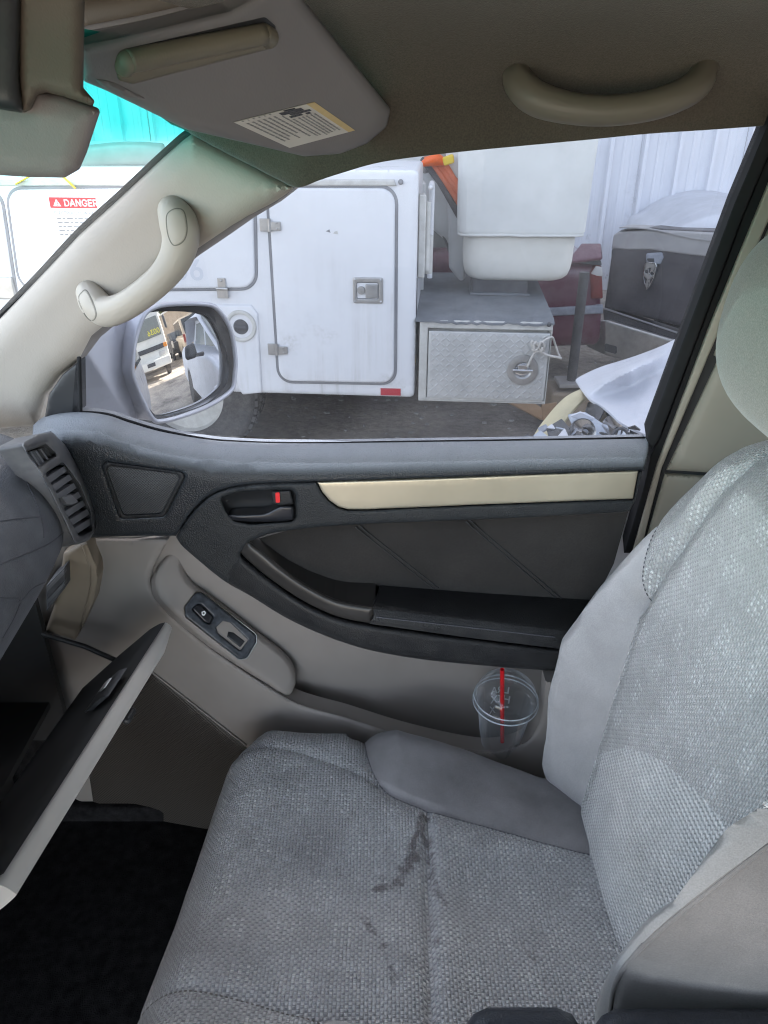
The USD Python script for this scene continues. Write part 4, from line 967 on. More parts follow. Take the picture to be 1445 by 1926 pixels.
# backrest: lateral a (towards the door), up b; lifted towards the front
SB = .16; lb = math.hypot(1, SB)
FB = Frame((.405, .68, .70), (0, 1, 0), (SB / lb, 0, 1 / lb), n=np.array([-1 / lb, 0, SB / lb]))
bo = smooth_poly([(-.25, -.05), (-.275, .10), (-.285, .25), (-.28, .40), (-.255, .52), (-.20, .615), (-.11, .665), (0, .675), (.11, .665), (.20, .615), (.255, .52), (.28, .40), (.285, .25), (.275, .10), (.25, -.05)], 6)
s_in = spline([(.150, -.08), (.160, .05), (.172, .15), (.182, .23), (.196, .31), (.208, .36)], 6)        # inner edge of the far bolster
s_up = spline([(.208, .36), (.222, .41), (.238, .45), (.262, .485), (.34, .53)], 6)                       # top of the far bolster
g_up = spline([(.208, .36), (.190, .42), (.165, .50), (.14, .57), (.115, .62), (.09, .72)], 6)            # groove up to the shoulder
def back_h(d, p):
    a, b = p[:, 0], p[:, 1]
    z = .105 - DROP(d) * 1.0
    aa = np.abs(a)
    sw = np.interp(b, s_in[:, 1], s_in[:, 0])
    bul = np.interp(b, [-.05, .05, .15, .25, .36, .46, .56], [.028, .055, .078, .085, .060, .028, .010])
    bul = np.where(a < 0, np.interp(b, [-.05, .05, .15, .24, .33, .45, .52, .60], [.05, .090, .120, .138, .150, .150, .125, .075]), bul)
    t = np.clip((aa - sw + .015) / .085, 0, 1)
    z += bul * (t * t * (3 - 2 * t)) * np.clip(d / .03 + .35, 0, 1)
    z += .012 * np.exp(-((aa - .0) / .10) ** 2) * np.interp(b, [.0, .12, .3], [.5, 1, .3])
    for L, wd, dp_ in ((s_in, .010, .009), (s_up, .007, .004), (g_up, .014, .013)):
        dl = shapely.distance(shapely.points(np.stack([aa, b], 1)), LineString(L)); z -= dp_ * np.exp(-(dl / wd) ** 2)
    return z + .0045 * (meshkit.fbm(np.stack([a * 13, b * 14, 0 * a + 5], 1), 3) - .5)
def mirx(pts): return [(-x, y) for x, y in pts]
bol = Polygon(list(s_in) + list(s_up[1:]) + [(.5, .5), (.5, -.1)]).buffer(0)
shl = Polygon([(.208, .36)] + list(s_up[1:]) + [(.5, .6), (.4, .9), (.09, .72)] + list(g_up[::-1][1:])).buffer(0)
boln, shn = affinity.scale(bol, -1, 1, origin=(0, 0)), affinity.scale(shl, -1, 1, origin=(0, 0))
mid_b = bo.difference(bol).difference(shl).difference(boln).difference(shn)
arc = Polygon(list(spline([(-.3, .34), (-.12, .32), (.0, .27), (.08, .21), (.14, .14), (.2, .06)], 8)) + [(.2, -.2), (-.3, -.2)]).buffer(0)
seat_piece('backrest_center', mid_b.difference(arc), FB, back_h, bo, 'back_weave', rot=True)
seat_piece('backrest_lumbar', mid_b.intersection(arc), FB, back_h, bo, 'back_rib')
seat_piece('backrest_shoulder', bo.intersection(shl), FB, back_h, bo, 'back_weave', rot=True)
seat_piece('backrest_shoulder', bo.intersection(shn), FB, back_h, bo, 'back_weave', rot=True)
seat_piece('backrest_bolster', bo.intersection(bol), FB, back_h, bo, 'seat_suede')
_near = bo.intersection(boln)
_nm = relief(_near, FB, back_h, .006, rings=(.004, .01, .02, .032, .046), skirt=0, outline=bo, grid=.008)
_dn = Drape(_nm, [1250, 1740])
_px = spline([(1470, 1572), (1400, 1624), (1330, 1678), (1250, 1742), (1195, 1795), (1163, 1840), (1150, 1885), (1146, 1960)], 6)
_h3 = _dn(_px); _ab = np.stack([(_h3 - FB.o) @ FB.ex, (_h3 - FB.o) @ FB.ey], 1)
_ok = np.array([len(_dn.ri.intersects_location([EYE], [ray(p)[0]])[0]) > 0 for p in _px])
_ab = _ab[_ok]; _ab = _ab[np.argsort(_ab[:, 1])]
_ab = np.vstack([[_ab[0][0], -.2], _ab, [_ab[-1][0] - .03, .8]])
outer = Polygon(list(_ab) + [(-.6, .8), (-.6, -.2)]).buffer(0)
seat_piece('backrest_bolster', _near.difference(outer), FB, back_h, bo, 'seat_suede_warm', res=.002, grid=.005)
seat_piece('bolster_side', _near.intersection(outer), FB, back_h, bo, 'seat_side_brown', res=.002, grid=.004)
bb = np.asarray(bo.exterior.coords); bh = back_h(np.zeros(len(bb)), bb)
obj('backrest_side', grid_mesh(np.array([[FB([q], z)[0] for z in (h0, h0 - .03, -.03, -.06)] for q, h0 in zip(bb, bh)])), 'seat_side_brown', seat, smooth=True)
stitch('seam_stitching', s_up, back_h, FB, bo, m='print_dark')
obj('bolster_welt', tube(_h3[_ok], .0024, 8), 'seat_side_brown', seat, smooth=True)
# head restraint: a rounded block
hc = np.array([.424, .70, 1.506])
uu, vv = np.meshgrid(np.linspace(-math.pi / 2, math.pi / 2, 33), np.linspace(-math.pi, math.pi, 65), indexing='ij')
sg = lambda t, e: np.sign(t) * np.abs(t) ** e
HX, HY, HZ = .085, .150, .104
hp = np.stack([HX * sg(np.cos(uu), .75) * sg(np.cos(vv), .75), HY * sg(np.cos(uu), .75) * sg(np.sin(vv), .75), HZ * sg(np.sin(uu), .8)], -1)
hp[..., 0] += .10 * hp[..., 2]
hm = grid_mesh(hp + hc); hm.fix_normals()
obj('headrest', hm, 'headrest_cloth', seat, smooth=True)
for s in (-.06, .06):
    obj('headrest_post', tube([hc + [.02, s, -.05], hc + [.0, s, -.24]], .007), 'chrome', seat, smooth=True)

# ================================================================== drinks cup in the door pocket
cup = thing('plastic_cup', 'empty clear plastic cup with domed lid standing in the door pocket', 'cup')
cc = aty(951, 1318, .985); rim_r = .052
axis_c = np.array([0.02, -.05, 1.0]); axis_c /= np.linalg.norm(axis_c)
def cupm(prof): return lathe(prof, cc, axis_c, 56)
obj('cup_body', cupm([(.0, -.125), (.027, -.125), (.028, -.120), (.0375, -.07), (.038, -.068), (.0465, -.004), (.049, 0), (.050, .002)]), 'cup_plastic', cup, smooth=50)
dome = [(.050, -.002), (.0535, -.002), (.0545, .002), (.054, .007), (.0515, .009), (.0505, .012)] + [(.0505 * math.cos(t), .012 + .040 * math.sin(t)) for t in np.linspace(.1, 1.35, 14)]
obj('dome_lid', cupm(dome), 'cup_plastic', cup, smooth=50)
obj('lid_rim', cat([cupm([(r + .0011 * math.cos(t), z + .0011 * math.sin(t)) for t in np.linspace(0, 2 * math.pi, 9)]) for r, z in ((.0545, -.001), (.0530, .0085))]), 'cup_rim_highlight', cup, smooth=True)
ex_c = np.cross([0, 1, 0], axis_c); ex_c /= np.linalg.norm(ex_c); ey_c = np.cross(axis_c, ex_c)
def on_cup(v, z0, ang0, push=.0004):
    """letters wrapped round the cup: x runs round, y up"""
    y = v[:, 1] + z0
    r = .0372 + .0092 * (y + .07) / .07 - push
    a = -ang0 - v[:, 0] / .044
    return cc + np.outer(y, axis_c) + (r * np.sin(a))[:, None] * ex_c + (r * np.cos(a))[:, None] * ey_c
for word, hgt, z0, a0 in (('LRA', .013, -.024, -.35), ('HIX', .015, -.044, -.45), ('X', .015, -.066, .15), ('A', .018, -.042, -2.2)):
    tm = meshkit.text_mesh(word, hgt, .0004, True); tm = tm.subdivide_to_size(.006)
    v = np.array(tm.vertices); v[:, 0] -= 0
    obj('printed_letters', trimesh.Trimesh(on_cup(v, z0, a0), tm.faces[:, ::-1], process=False), 'cup_print', cup)
straw = thing('drinking_straw', 'red plastic straw standing in the clear cup', 'straw')
s0, s1 = cc + np.array([.004, .005, -.118]), aty(945, 1259, .972)
dirs = (s1 - s0) / np.linalg.norm(s1 - s0)
sprof = lathe([(.0031, 0), (.0036, 0), (.0036, np.linalg.norm(s1 - s0)), (.0031, np.linalg.norm(s1 - s0)), (.0031, 0)], s0, dirs, 20)
sm = obj('straw_tube', sprof, 'straw_red', straw, smooth=50)

# ================================================================== sun visor, rear-view mirror
visor = thing('sun_visor', 'grey sun visor with white warning label, swung down over the windscreen corner', 'sun visor')
VP = plane3(att(160, 150, .62), att(570, 293, .86), att(545, 0, .70))
vis = rnd([(140, 84), (232, 66), (330, 42), (430, 18), (500, -20), (545, -44), (575, 5), (735, 205), (728, 238), (690, 270), (640, 289), (572, 294), (530, 284), (350, 243), (200, 170), (156, 152)], 14)
vh = roundp(.011, .010)
obj('visor_body', relief(vis, VP, vh, 5, grid=4.5, rings=(.0008, .002, .004, .007, .011), skirt=.012), 'visor_vinyl', visor)
obj('bar_shade', relief(rnd([(222, 108), (238, 92), (500, 32), (520, 50), (512, 74), (246, 134), (228, 126)], 8), VP, flat(.0106), 4, skirt=.002), 'black_plastic', visor)  # shade behind the bar, put in as a flat black plate
bar = [VP([p], .014)[0] for p in spline([(240, 116), (300, 103), (400, 83), (496, 64)], 8)]
obj('visor_bar', cat([tube(bar, .0088, 16), hull([(bar[0], .0088), (VP([(234, 122)], .010)[0], .009)]), hull([(bar[-1], .0088), (VP([(506, 70)], .010)[0], .009)])]), 'visor_olive', visor, smooth=True)
obj('mirror_cover', relief(rnd([(218, 138), (238, 128), (504, 74), (522, 78), (516, 90), (250, 158), (224, 152)], 6), VP, roundp(.004, .0135), 4, rings=(.001, .003), skirt=.006), 'visor_olive', visor)
obj('visor_fold', relief(smooth_poly([(182, 150), (215, 154), (250, 172), (275, 186), (240, 184), (205, 170)]), VP, lambda d, p: .0095 + .004 * np.sin(np.clip(d / .006, 0, 1) * 1.57), 3, rings=(.001, .002, .004), skirt=.002), 'visor_vinyl', visor, smooth=True)
# label: x runs along the text lines
LA = [np.array(p, float) for p in ((440, 230), (545, 278), (668, 245), (592, 192))]
def lab(u, v):
    """u along the text (0..1), v across from the first edge (0..1)"""
    return (1 - u) * (1 - v) * LA[0] + u * (1 - v) * LA[1] + u * v * LA[2] + (1 - u) * v * LA[3]
def labq(u0, v0, u1, v1): return Polygon([lab(u0, v0), lab(u1, v0), lab(u1, v1), lab(u0, v1)])
ls = obj('warning_label', relief(labq(0, 0, 1, .90), VP, flat(.0110), 12, skirt=.0006), 'label_white', visor)
obj('label_header', relief(labq(0, .90, 1, 1), VP, flat(.0110), 12, skirt=.0006), 'label_yellow', visor)
rng = random.Random(4)
lines = []
for v in np.linspace(.08, .42, 6):
    u = .05
    lines.append(labq(.02, v, .05, v + .02))
    u = .11
    e = .85 - rng.random() * .2
    while u < e:
        w = .03 + rng.random() * .07; lines.append(labq(u, v, min(u + w, e), v + .028)); u += w + .015
for v in (.50, .55, .62, .67, .72, .78, .83):
    u = .30 if v > .52 else .16
    e = .92 - rng.random() * .12
    while u < e:
        w = .03 + rng.random() * .06; lines.append(labq(u, v, min(u + w, e), v + .024)); u += w + .014
obj('label_text', relief(shapely.MultiPolygon(lines), VP, flat(.0117), 4, skirt=.0003), 'print_grey', ls)
pic = [labq(.06, .52, .14, .80), labq(.15, .60, .20, .86), labq(.21, .56, .26, .72), labq(.22, .76, .27, .82), labq(.02, .6, .05, .74)]
obj('label_picture', relief(shapely.MultiPolygon([p.buffer(0) for p in pic]), VP, flat(.0117), 4, skirt=.0003), 'print_dark', ls)
mirror = thing('rear_view_mirror', 'blurred grey inside mirror hanging in the upper left corner', 'mirror')
RV = PxPlane(att(80, 250, .47), -ray([150, 270])[0])
obj('mirror_housing', relief(rnd([(-120, 150), (45, 192), (70, 170), (120, 178), (190, 205), (164, 285), (150, 318), (122, 334), (60, 333), (-120, 322)], 9), RV, roundp(.012, 0), 6, rings=(.001, .003, .006, .012), skirt=.05), 'mirror_housing', mirror)
obj('mirror_bracket', relief(rnd([(30, -40), (160, -40), (157, 165), (190, 203), (118, 180), (86, 172), (70, 178), (58, 205), (40, 214), (34, 150)], 6), RV, roundp(.008, .010), 6, rings=(.001, .003, .006), skirt=.03), 'mirror_brown', mirror)
obj('mirror_stem', relief(rnd([(-120, -40), (40, -40), (36, 150), (44, 212), (8, 206), (-120, 180)], 6), RV, roundp(.008, .016), 6, rings=(.001, .003, .006), skirt=.03), 'black_plastic', mirror)
# ================================================================== outside: bucket truck alongside
TA = R(4.8)
TL, TD, TZ = np.array([math.cos(TA), -math.sin(TA), 0]), np.array([math.sin(TA), math.cos(TA), 0]), np.array([0, 0, 1.0])
TO = aty(784, 500, 3.40); TO[2] = 0
def TW(u, w, z): return TO + TL * u + TD * w + TZ * z
def tpl(w): return PxPlane(TW(0, w, 0), -TD)
TP = tpl(0)
def tl(px, py, w=0):
    P = tpl(w)([(px, py)])[0]; return float(np.dot(P - TO, TL)), float(P[2])
def TF(w): return Frame(TW(0, w, 0), TL, TZ, n=-TD)
truck = thing('bucket_truck', 'white bucket truck with compartment doors, grey step box and raised bucket at its tail', 'truck')
ztop, zbot = tl(700, 318)[1], tl(700, 747)[1]
wc = tl(322, 775)
body = sbox(-3.9, zbot, 0, ztop).difference(Point(wc[0], wc[1] - .02).buffer(.335, quad_segs=24)).difference(sbox(wc[0] - .335, 0, wc[0] + .335, wc[1] - .02))
body = body.buffer(-.02).buffer(.02)
obj('truck_body', relief(body, TF(0), roundp(.022, 0), .05, rings=(.002, .006, .012, .02, .03), skirt=.46, grid=.14), 'white_shop', truck)
def tdoor(name, px=None, loc=None, r=.05, H=.012, rr=.012, m='white_shop', parent=truck, gasket=.012, fr=None, **k):
    P = rnd([tl(*p) for p in px], r) if px is not None else loc
    if gasket:
        obj(name + '_gasket', relief(P.buffer(gasket).difference(P.buffer(-.004)), fr or TF(0), roundp(.003, .004), .03, rings=(.001, .003), skirt=.01), 'gasket', parent)
    return obj(name, relief(P, fr or TF(0), roundp(rr, H), .03, rings=(.001, .003, .006, rr), skirt=H + .01, grid=.10), m, parent, **k)
d1 = tdoor('compartment_door', [(504, 352), (744, 353), (742, 720), (526, 716)], r=.06, label='tall compartment door with paddle latch')
d2 = tdoor('compartment_door', [(14, 356), (477, 350), (481, 541), (40, 545)], r=.07, label='wide compartment door with a red danger sign')
d3 = tdoor('compartment_door', [(-330, 356), (0, 356), (58, 742), (-200, 742)], r=.06, label='tall front compartment door')
fend = Polygon([tl(*p) for p in ((380, 572), (474, 573), (486, 590), (494, 738), (456, 742), (440, 700), (420, 640), (390, 600))]).buffer(-.01).buffer(.01)
obj('fender_panel', relief(fend, TF(0), roundp(.010, .010), .03, rings=(.001, .003, .006, .01), skirt=.02, grid=.08), 'white_shop', truck)
fc = tl(454, 612)
FCAP = Frame(TW(fc[0], -.012, fc[1]), TL, TZ, n=-TD)
cap = obj('fuel_filler', relief(Point(0, 0).buffer(.072).difference(Point(0, 0).buffer(.054)), FCAP, roundp(.006, .006), .012, rings=(.001, .003, .006), skirt=.012), 'boxframe', truck)
obj('filler_bowl', relief(Point(0, 0).buffer(.055), FCAP, lambda d, p: -.0 - .02 * np.clip(d / .01, 0, 1), .01, rings=(.003, .008), skirt=0), 'gasket', cap)
obj('filler_cap', cat([lathe([(0, .010), (.03, .010), (.036, .002), (.036, -.02)], FCAP([[0, -.004]], -.006)[0], -TD, 32), bx(FCAP([[0, -.004]], .008)[0], (.056, .014, .014), .004)]), 'scrap_dark', cap)
# wheel
wh = thing_wheel = UsdGeom.Xform.Define(stage, path_for('wheel', truck)).GetPrim()
wo = TW(wc[0], .34, .36)
tp = [(.20, -.13), (.33, -.13), (.352, -.115), (.36, -.09), (.362, 0), (.36, .09), (.352, .115), (.33, .13), (.20, .13), (.20, -.13)]
obj('tyre', lathe(tp, wo, TD, 72), 'tyre', wh, smooth=40)
obj('rim', lathe([(0, -.06), (.06, -.06), (.08, -.09), (.19, -.10), (.20, -.125), (.205, -.10), (.205, .1), (0, .1)], wo, TD, 48), 'boxframe', wh, smooth=40)
obj('tread_block', cat([bx(wo + np.array([0, 0, 0]) + .363 * (math.cos(a) * TL + math.sin(a) * TZ) + TD * s, (.03, .045, .016), 0, rot=np.stack([np.cross(TD, math.cos(a) * TL + math.sin(a) * TZ), TD, math.cos(a) * TL + math.sin(a) * TZ], 1)) for a in np.linspace(0, 2 * math.pi, 52, endpoint=False) for s in (-.085, 0, .085)]), 'tyre', wh, kind='stuff')
obj('wheel_well', cat([bx(TW(wc[0], .52, .62), (.85, .02, .7)), bx(TW(wc[0], .25, .95), (.8, .5, .02))]), 'scrap_dark', truck)
obj('frame_rail', cat([bx(TW(-2.7, .75, .50), (5, .08, .18)), bx(TW(-2.7, 1.45, .50), (5, .08, .18)), bx(TW(-1.0, 1.9, .42), (.7, .3, .7)), bx(TW(-2.5, 1.1, .92), (4.6, 1.2, .05))]), 'scrap_dark', truck)
obj('truck_body', relief(sbox(-3.9, zbot, 0, ztop), TF(1.5), roundp(.02, 0), .1, rings=(.005, .02), skirt=.46, grid=.3), 'white_shop', truck)
# hinges, latch, reflector, rail, rivets
def hinge(px, parent, vertical=True):
    u, z = tl(*px)
    a = .026
    if vertical:
        g = [bx(TW(u - .018, -.016, z), (.040, .006, .052), .0025), bx(TW(u + .030, -.018, z - .004), (.045, .006, .036), .0025)]
        g.append(tube([TW(u + .004, -.022, z - .026), TW(u + .004, -.022, z + .026)], .007, 10))
        g += [hull([(TW(u + .036, -.022, z - .014), .004)], 10), hull([(TW(u + .036, -.022, z + .010), .004)], 10)]
    else:
        g = [bx(TW(u, -.018, z + .024), (.036, .006, .045), .0025), bx(TW(u, -.016, z - .022), (.050, .010, .040), .0025), tube([TW(u - .026, -.022, z), TW(u + .026, -.022, z)], .007, 10), hull([(TW(u, -.022, z + .034), .005)], 10)]
    obj('hinge', cat(g), 'steel', parent, smooth=40)
hinge((507, 422), d1); hinge((521, 655), d1); hinge((420, 541), d2, False); hinge((130, 543), d2, False)
lu, lz = tl(693, 545)
LF = Frame(TW(lu, -.0125, lz), TL, TZ, n=-TD)
plate = rnd([(-.066, -.056), (.066, -.056), (.066, .056), (-.066, .056)], .010)
well = rnd([(-.050, -.036), (.046, -.036), (.046, .034), (-.050, .034)], .006)
la = obj('latch', relief(plate.difference(well), LF, roundp(.004, .005), .008, rings=(.001, .003), skirt=.006), 'steel', d1)
obj('latch_well', relief(well, LF, lambda d, p: -.006 * np.clip(d / .006, 0, 1) + .002, .008, rings=(.002, .005), skirt=0), 'gasket', la)
obj('paddle', cat([bx(LF([[.016, -.001]], .004)[0], (.054, .010, .058), .004), lathe([(0, .006), (.016, .005), (.018, 0), (.018, -.006)], LF([[-.030, 0]], .002)[0], -TD, 24), bx(LF([[-.030, 0]], .009)[0], (.004, .003, .016))]), 'steel', la, smooth=40)
obj('latch_bolt', cat([hull([(LF([[sx * .056, sz * .046]], .006)[0], .004)], 8) for sx in (-1, 1) for sz in (-1, 1)]), 'chrome', la)
for px in ((6, 540),):
    u, z = tl(*px); obj('latch', bx(TW(u, -.016, z), (.12, .02, .10), .008), 'steel', d3)
ru, rz = tl(735, 737)
obj('reflector', relief(sbox(ru - .047, rz - .017, ru + .047, rz + .017), TF(0), roundp(.002, .003), .02, rings=(.001,), skirt=.003), 'reflector_red', truck)
obj('drip_rail', relief(Polygon([tl(*p) for p in ((-200, 338), (742, 337), (746, 349), (-200, 349))]), TF(0), roundp(.005, .010), .05, rings=(.001, .003, .005), skirt=.012), 'boxframe', truck)
for px, r_ in (((754, 342), .011), ((741, 342), .006)):
    u, z = tl(*px); obj('rivet', hull([(TW(u, -.002, z), r_)], 16), 'gasket' if r_ > .008 else 'boxframe', truck, smooth=True)
u, z = tl(632, 437); obj('door_dent', relief(Polygon([(u - .01, z - .003), (u + .012, z - .006), (u + .008, z + .008), (u - .004, z + .005)]), TF(-.0122), flat(.0004), .01, skirt=.0005), 'boxframe', d1)
u, z = tl(619, 433); obj('door_dent', relief(Polygon([(u - .012, z - .002), (u + .008, z - .008), (u + .004, z + .006)]), TF(-.0122), flat(.0004), .01, skirt=.0005), 'gasket', d1)
ghost = TF(-.0123); gu, gz = tl(325, 524)
obj('faded_number', text_at('06', .085, ghost, gu, gz, depth=.0003), 'faded', d2)
# danger sign
s0, s1 = tl(94, 370), tl(181, 391); sb = tl(94, 445)
SGN = TF(-.0125)
sx0, sx1, sz1, szm, sz0 = s0[0], s1[0] + .01, s0[1], s1[1], sb[1]
sg_ = obj('danger_sign', relief(sbox(sx0, sz0, sx1, szm), SGN, flat(.0012), .05, skirt=.001), 'sign_white', d2)
obj('sign_header', relief(sbox(sx0, szm, sx1, sz1), SGN, flat(.0014), .05, skirt=.001), 'sign_red', sg_)
hh = sz1 - szm; ww = sx1 - sx0
obj('sign_lettering', text_at('DANGER', hh * .62, SGN, sx0 + ww * .30, szm + hh * .19, depth=.0022), 'sign_white', sg_)
tri_ = Polygon([(sx0 + ww * .07, szm + hh * .17), (sx0 + ww * .24, szm + hh * .17), (sx0 + ww * .155, szm + hh * .85)])
obj('warning_triangle', relief(tri_, SGN, flat(.0020), .01, skirt=.001), 'sign_white', sg_)
obj('sign_lettering', text_at('!', hh * .42, SGN, sx0 + ww * .147, szm + hh * .23, depth=.0026), 'sign_red', sg_)
obj('sign_lettering', text_at('ELECTROCUTION HAZARD', .0125, SGN, sx0 + .012, szm - .026, depth=.0016), 'print_grey', sg_)
rng = random.Random(9); bars = []
for k in range(5):
    x = sx0 + .02; zz = szm - .045 - k * .0165; e = sx1 - .02 - rng.random() * .04
    while x < e:
        w_ = .010 + rng.random() * .022; bars.append(sbox(x, zz, min(x + w_, e), zz + .0055)); x += w_ + .006
obj('sign_lettering', relief(shapely.MultiPolygon(bars), SGN, flat(.0016), .02, skirt=.0004), 'print_grey', sg_)
obj('sign_lettering', text_at('THIS UNIT', .011, SGN, sx0 + ww * .35, szm - .148, depth=.0016), 'print_grey', sg_)
# load area roof and straps seen over the front of the body
obj('tarp_roll', tube([TW(u, .12 + .02 * math.sin(u * 5), ztop + .03 + .012 * math.sin(u * 9)) for u in np.linspace(-3.9, -1.1, 40)], .05, 12), 'boom_grey', truck, smooth=True)
for a_, b_ in (((30, 346), (58, 330)), ((112, 326), (142, 354))):
    obj('yellow_strap', tube([tpl(-.02)([a_])[0], tpl(-.02)([b_])[0]], .009, 6, squash=.4), 'yellow_strap', truck)
# rear end of the side box: latch bracket, decals, post
RFm = Frame(TW(0, 0, 0), TD, TZ, n=TL)
obj('end_bracket', cat([bx(TW(.015, .09, 1.16), (.03, .07, .34), .006), tube([TW(.04, .085, 1.02), TW(.04, .085, 1.30)], .012, 10), tube([TW(.045, .12, 1.0), TW(.045, .12, 1.16)], .02, 10)]), 'boxframe', truck, smooth=40)
obj('end_loop', tube(spline([TW(.05, .06, 1.36), TW(.05, .22, 1.36), TW(.05, .26, 1.34), TW(.05, .265, 1.28), TW(.05, .265, .95)], 5), .012, 8), 'white_shop', truck, smooth=True)
obj('end_decal', relief(rnd([(.02, .84), (.08, .82), (.075, .98), (.03, 1.0)], .01), RFm, flat(.002), .02, skirt=.002), 'scrap_dark', truck)
for k in range(4):
    obj('end_decal', relief(sbox(.03, .70 - k * .045, .10, .728 - k * .045), RFm, flat(.002), .02, skirt=.002), 'print_grey' if k != 2 else 'label_yellow', truck)
obj('inner_post', cat([bx(TW(-.02, .66, 1.02), (.05, .22, .62), .01)]), 'boom_white', truck, smooth=40)
obj('inner_post_foot', bx(TW(.02, .66, .74), (.10, .24, .14), .01), 'scrap_dark', truck)
# step box behind the body
bu0, bz1 = tl(790, 602); bu1, _ = tl(1042, 604); _, bz0 = tl(900, 757)
BD = .95
sbx = UsdGeom.Xform.Define(stage, path_for('step_box', truck)).GetPrim()
fro = sbox(bu0, bz0, bu1, bz1); d0, d1_ = tl(807, 622), tl(1022, 757)
opening = sbox(d0[0] - .004, bz0 + .014, d1_[0] + .004, d0[1] + .012)
obj('box_frame', relief(fro.difference(opening), TF(0), roundp(.004, 0), .03, rings=(.001, .004), skirt=.03), 'boxframe', sbx)
obj('box_shell', cat([bx(TW(bu0 + .006, BD / 2 + .02, (bz0 + bz1) / 2), (.012, BD, bz1 - bz0 - .01), 0, rot=np.stack([TL, TD, TZ], 1)), bx(TW(bu1 - .006, BD / 2 + .02, (bz0 + bz1) / 2), (.012, BD, bz1 - bz0 - .01), 0, rot=np.stack([TL, TD, TZ], 1)),
                      bx(TW((bu0 + bu1) / 2, BD / 2, bz0 + .012), (bu1 - bu0 - .03, BD, .012), 0, rot=np.stack([TL, TD, TZ], 1)), bx(TW((bu0 + bu1) / 2, .035, (bz0 + bz1) / 2), (bu1 - bu0 - .04, .006, bz1 - bz0 - .03), 0, rot=np.stack([TL, TD, TZ], 1))]), 'boxframe', sbx)
tu = np.linspace(bu0 - .02, bu1 + .004, 28); tw = np.linspace(-.006, BD + .05, 24)
UU, WW = np.meshgrid(tu, tw, indexing='ij')
ZZ = bz1 + .008 + .004 * meshkit.noise(np.stack([UU * 12, WW * 12, 0 * UU], -1)) - .014 * np.clip((.012 - WW) / .018, 0, 1) * (meshkit.noise(np.stack([UU * 40, WW * 0, 0 * UU], -1)) + .4)
obj('box_top', thicken(TO + UU[..., None] * TL + WW[..., None] * TD + ZZ[..., None] * TZ, (0, 0, -.008)), 'bed_top', sbx, smooth=40)
bd_poly = sbox(d0[0], bz0 + .018, d1_[0], d0[1])
bdr = obj('tread_door', relief(bd_poly, TF(0), roundp(.004, .004), .03, rings=(.001, .004), skirt=.012), 'tread_metal', sbx)
hc_ = tl(983, 695)
bars = []
dm_ = trimesh.creation.icosphere(subdivisions=1); dm_.apply_scale((.0125, .0034, .0038))
iu = 0
for i, uu_ in enumerate(np.arange(d0[0] + .018, d1_[0] - .012, .0235)):
    for j, zz_ in enumerate(np.arange(bz0 + .034, d0[1] - .012, .0235)):
        if math.hypot(uu_ - hc_[0], zz_ - hc_[1]) < .075: continue
        a = R(45) if (i + j) % 2 else R(-45)
        m = dm_.copy(); Rm = np.stack([math.cos(a) * TL + math.sin(a) * TZ, -math.sin(a) * TL + math.cos(a) * TZ, -TD], 1)
        T = np.eye(4); T[:3, :3] = Rm; T[:3, 3] = TW(uu_, -.0042, zz_); m.apply_transform(T); bars.append(m)
obj('tread_diamonds', cat(bars), 'tread_metal', bdr, smooth=True, kind='stuff')
HCF = TW(hc_[0], -.004, hc_[1])
ring = obj('handle_ring', lathe([(.030, .0), (.040, .010), (.052, .011), (.068, .008), (.071, .002), (.071, -.004)], HCF, -TD, 48), 'steel', bdr, smooth=40)
obj('handle_bowl', lathe([(0, -.0), (.02, .002), (.034, .003), (.050, .010)], HCF, -TD, 40), 'chrome', bdr, smooth=True)
obj('t_handle', cat([tube([HCF - TL * .045 - TD * .012, HCF + TL * .045 - TD * .012], .006, 10), bx(HCF + TZ * .014 - TD * .008, (.045, .010, .028), .004)]), 'chrome', bdr, smooth=40)
u, z = tl(1033, 610); obj('rivet', hull([(TW(u, -.002, z), .011)], 12), 'scrap_dark', sbx, smooth=True)
# rope tied round the corner of the box
rope = thing('tied_rope', 'pale knotted rope tied at the corner of the grey step box', 'rope')
rg_ = random.Random(3)
def rp(px, py, w): return tpl(w)([(px, py)])[0]
obj('rope_strand', tube(spline([rp(992, 690, -.03), rp(1003, 668, -.035), (rp(1012, 660, -.04)), rp(1030, 668, -.03), rp(1050, 672, -.01), rp(1056, 674, .0)], 6), .006, 7), 'rope', rope, smooth=True)
obj('rope_strand', tube(spline([rp(1006, 652, -.03), rp(1020, 643, -.04), rp(1038, 634, -.025), rp(1044, 646, .02), rp(1050, 664, .03), rp(1054, 670, .02)], 6), .005, 7), 'rope', rope, smooth=True)
obj('rope_knot', tube(spline([rp(1013 + 10 * math.cos(t * 2.1) + rg_.uniform(-5, 5), 652 + 9 * math.sin(t * 3.3) + rg_.uniform(-3, 3), -.034 - .012 * math.cos(t * 1.7)) for t in np.linspace(0, 9, 26)], 4), .0055, 7), 'rope', rope, smooth=True)
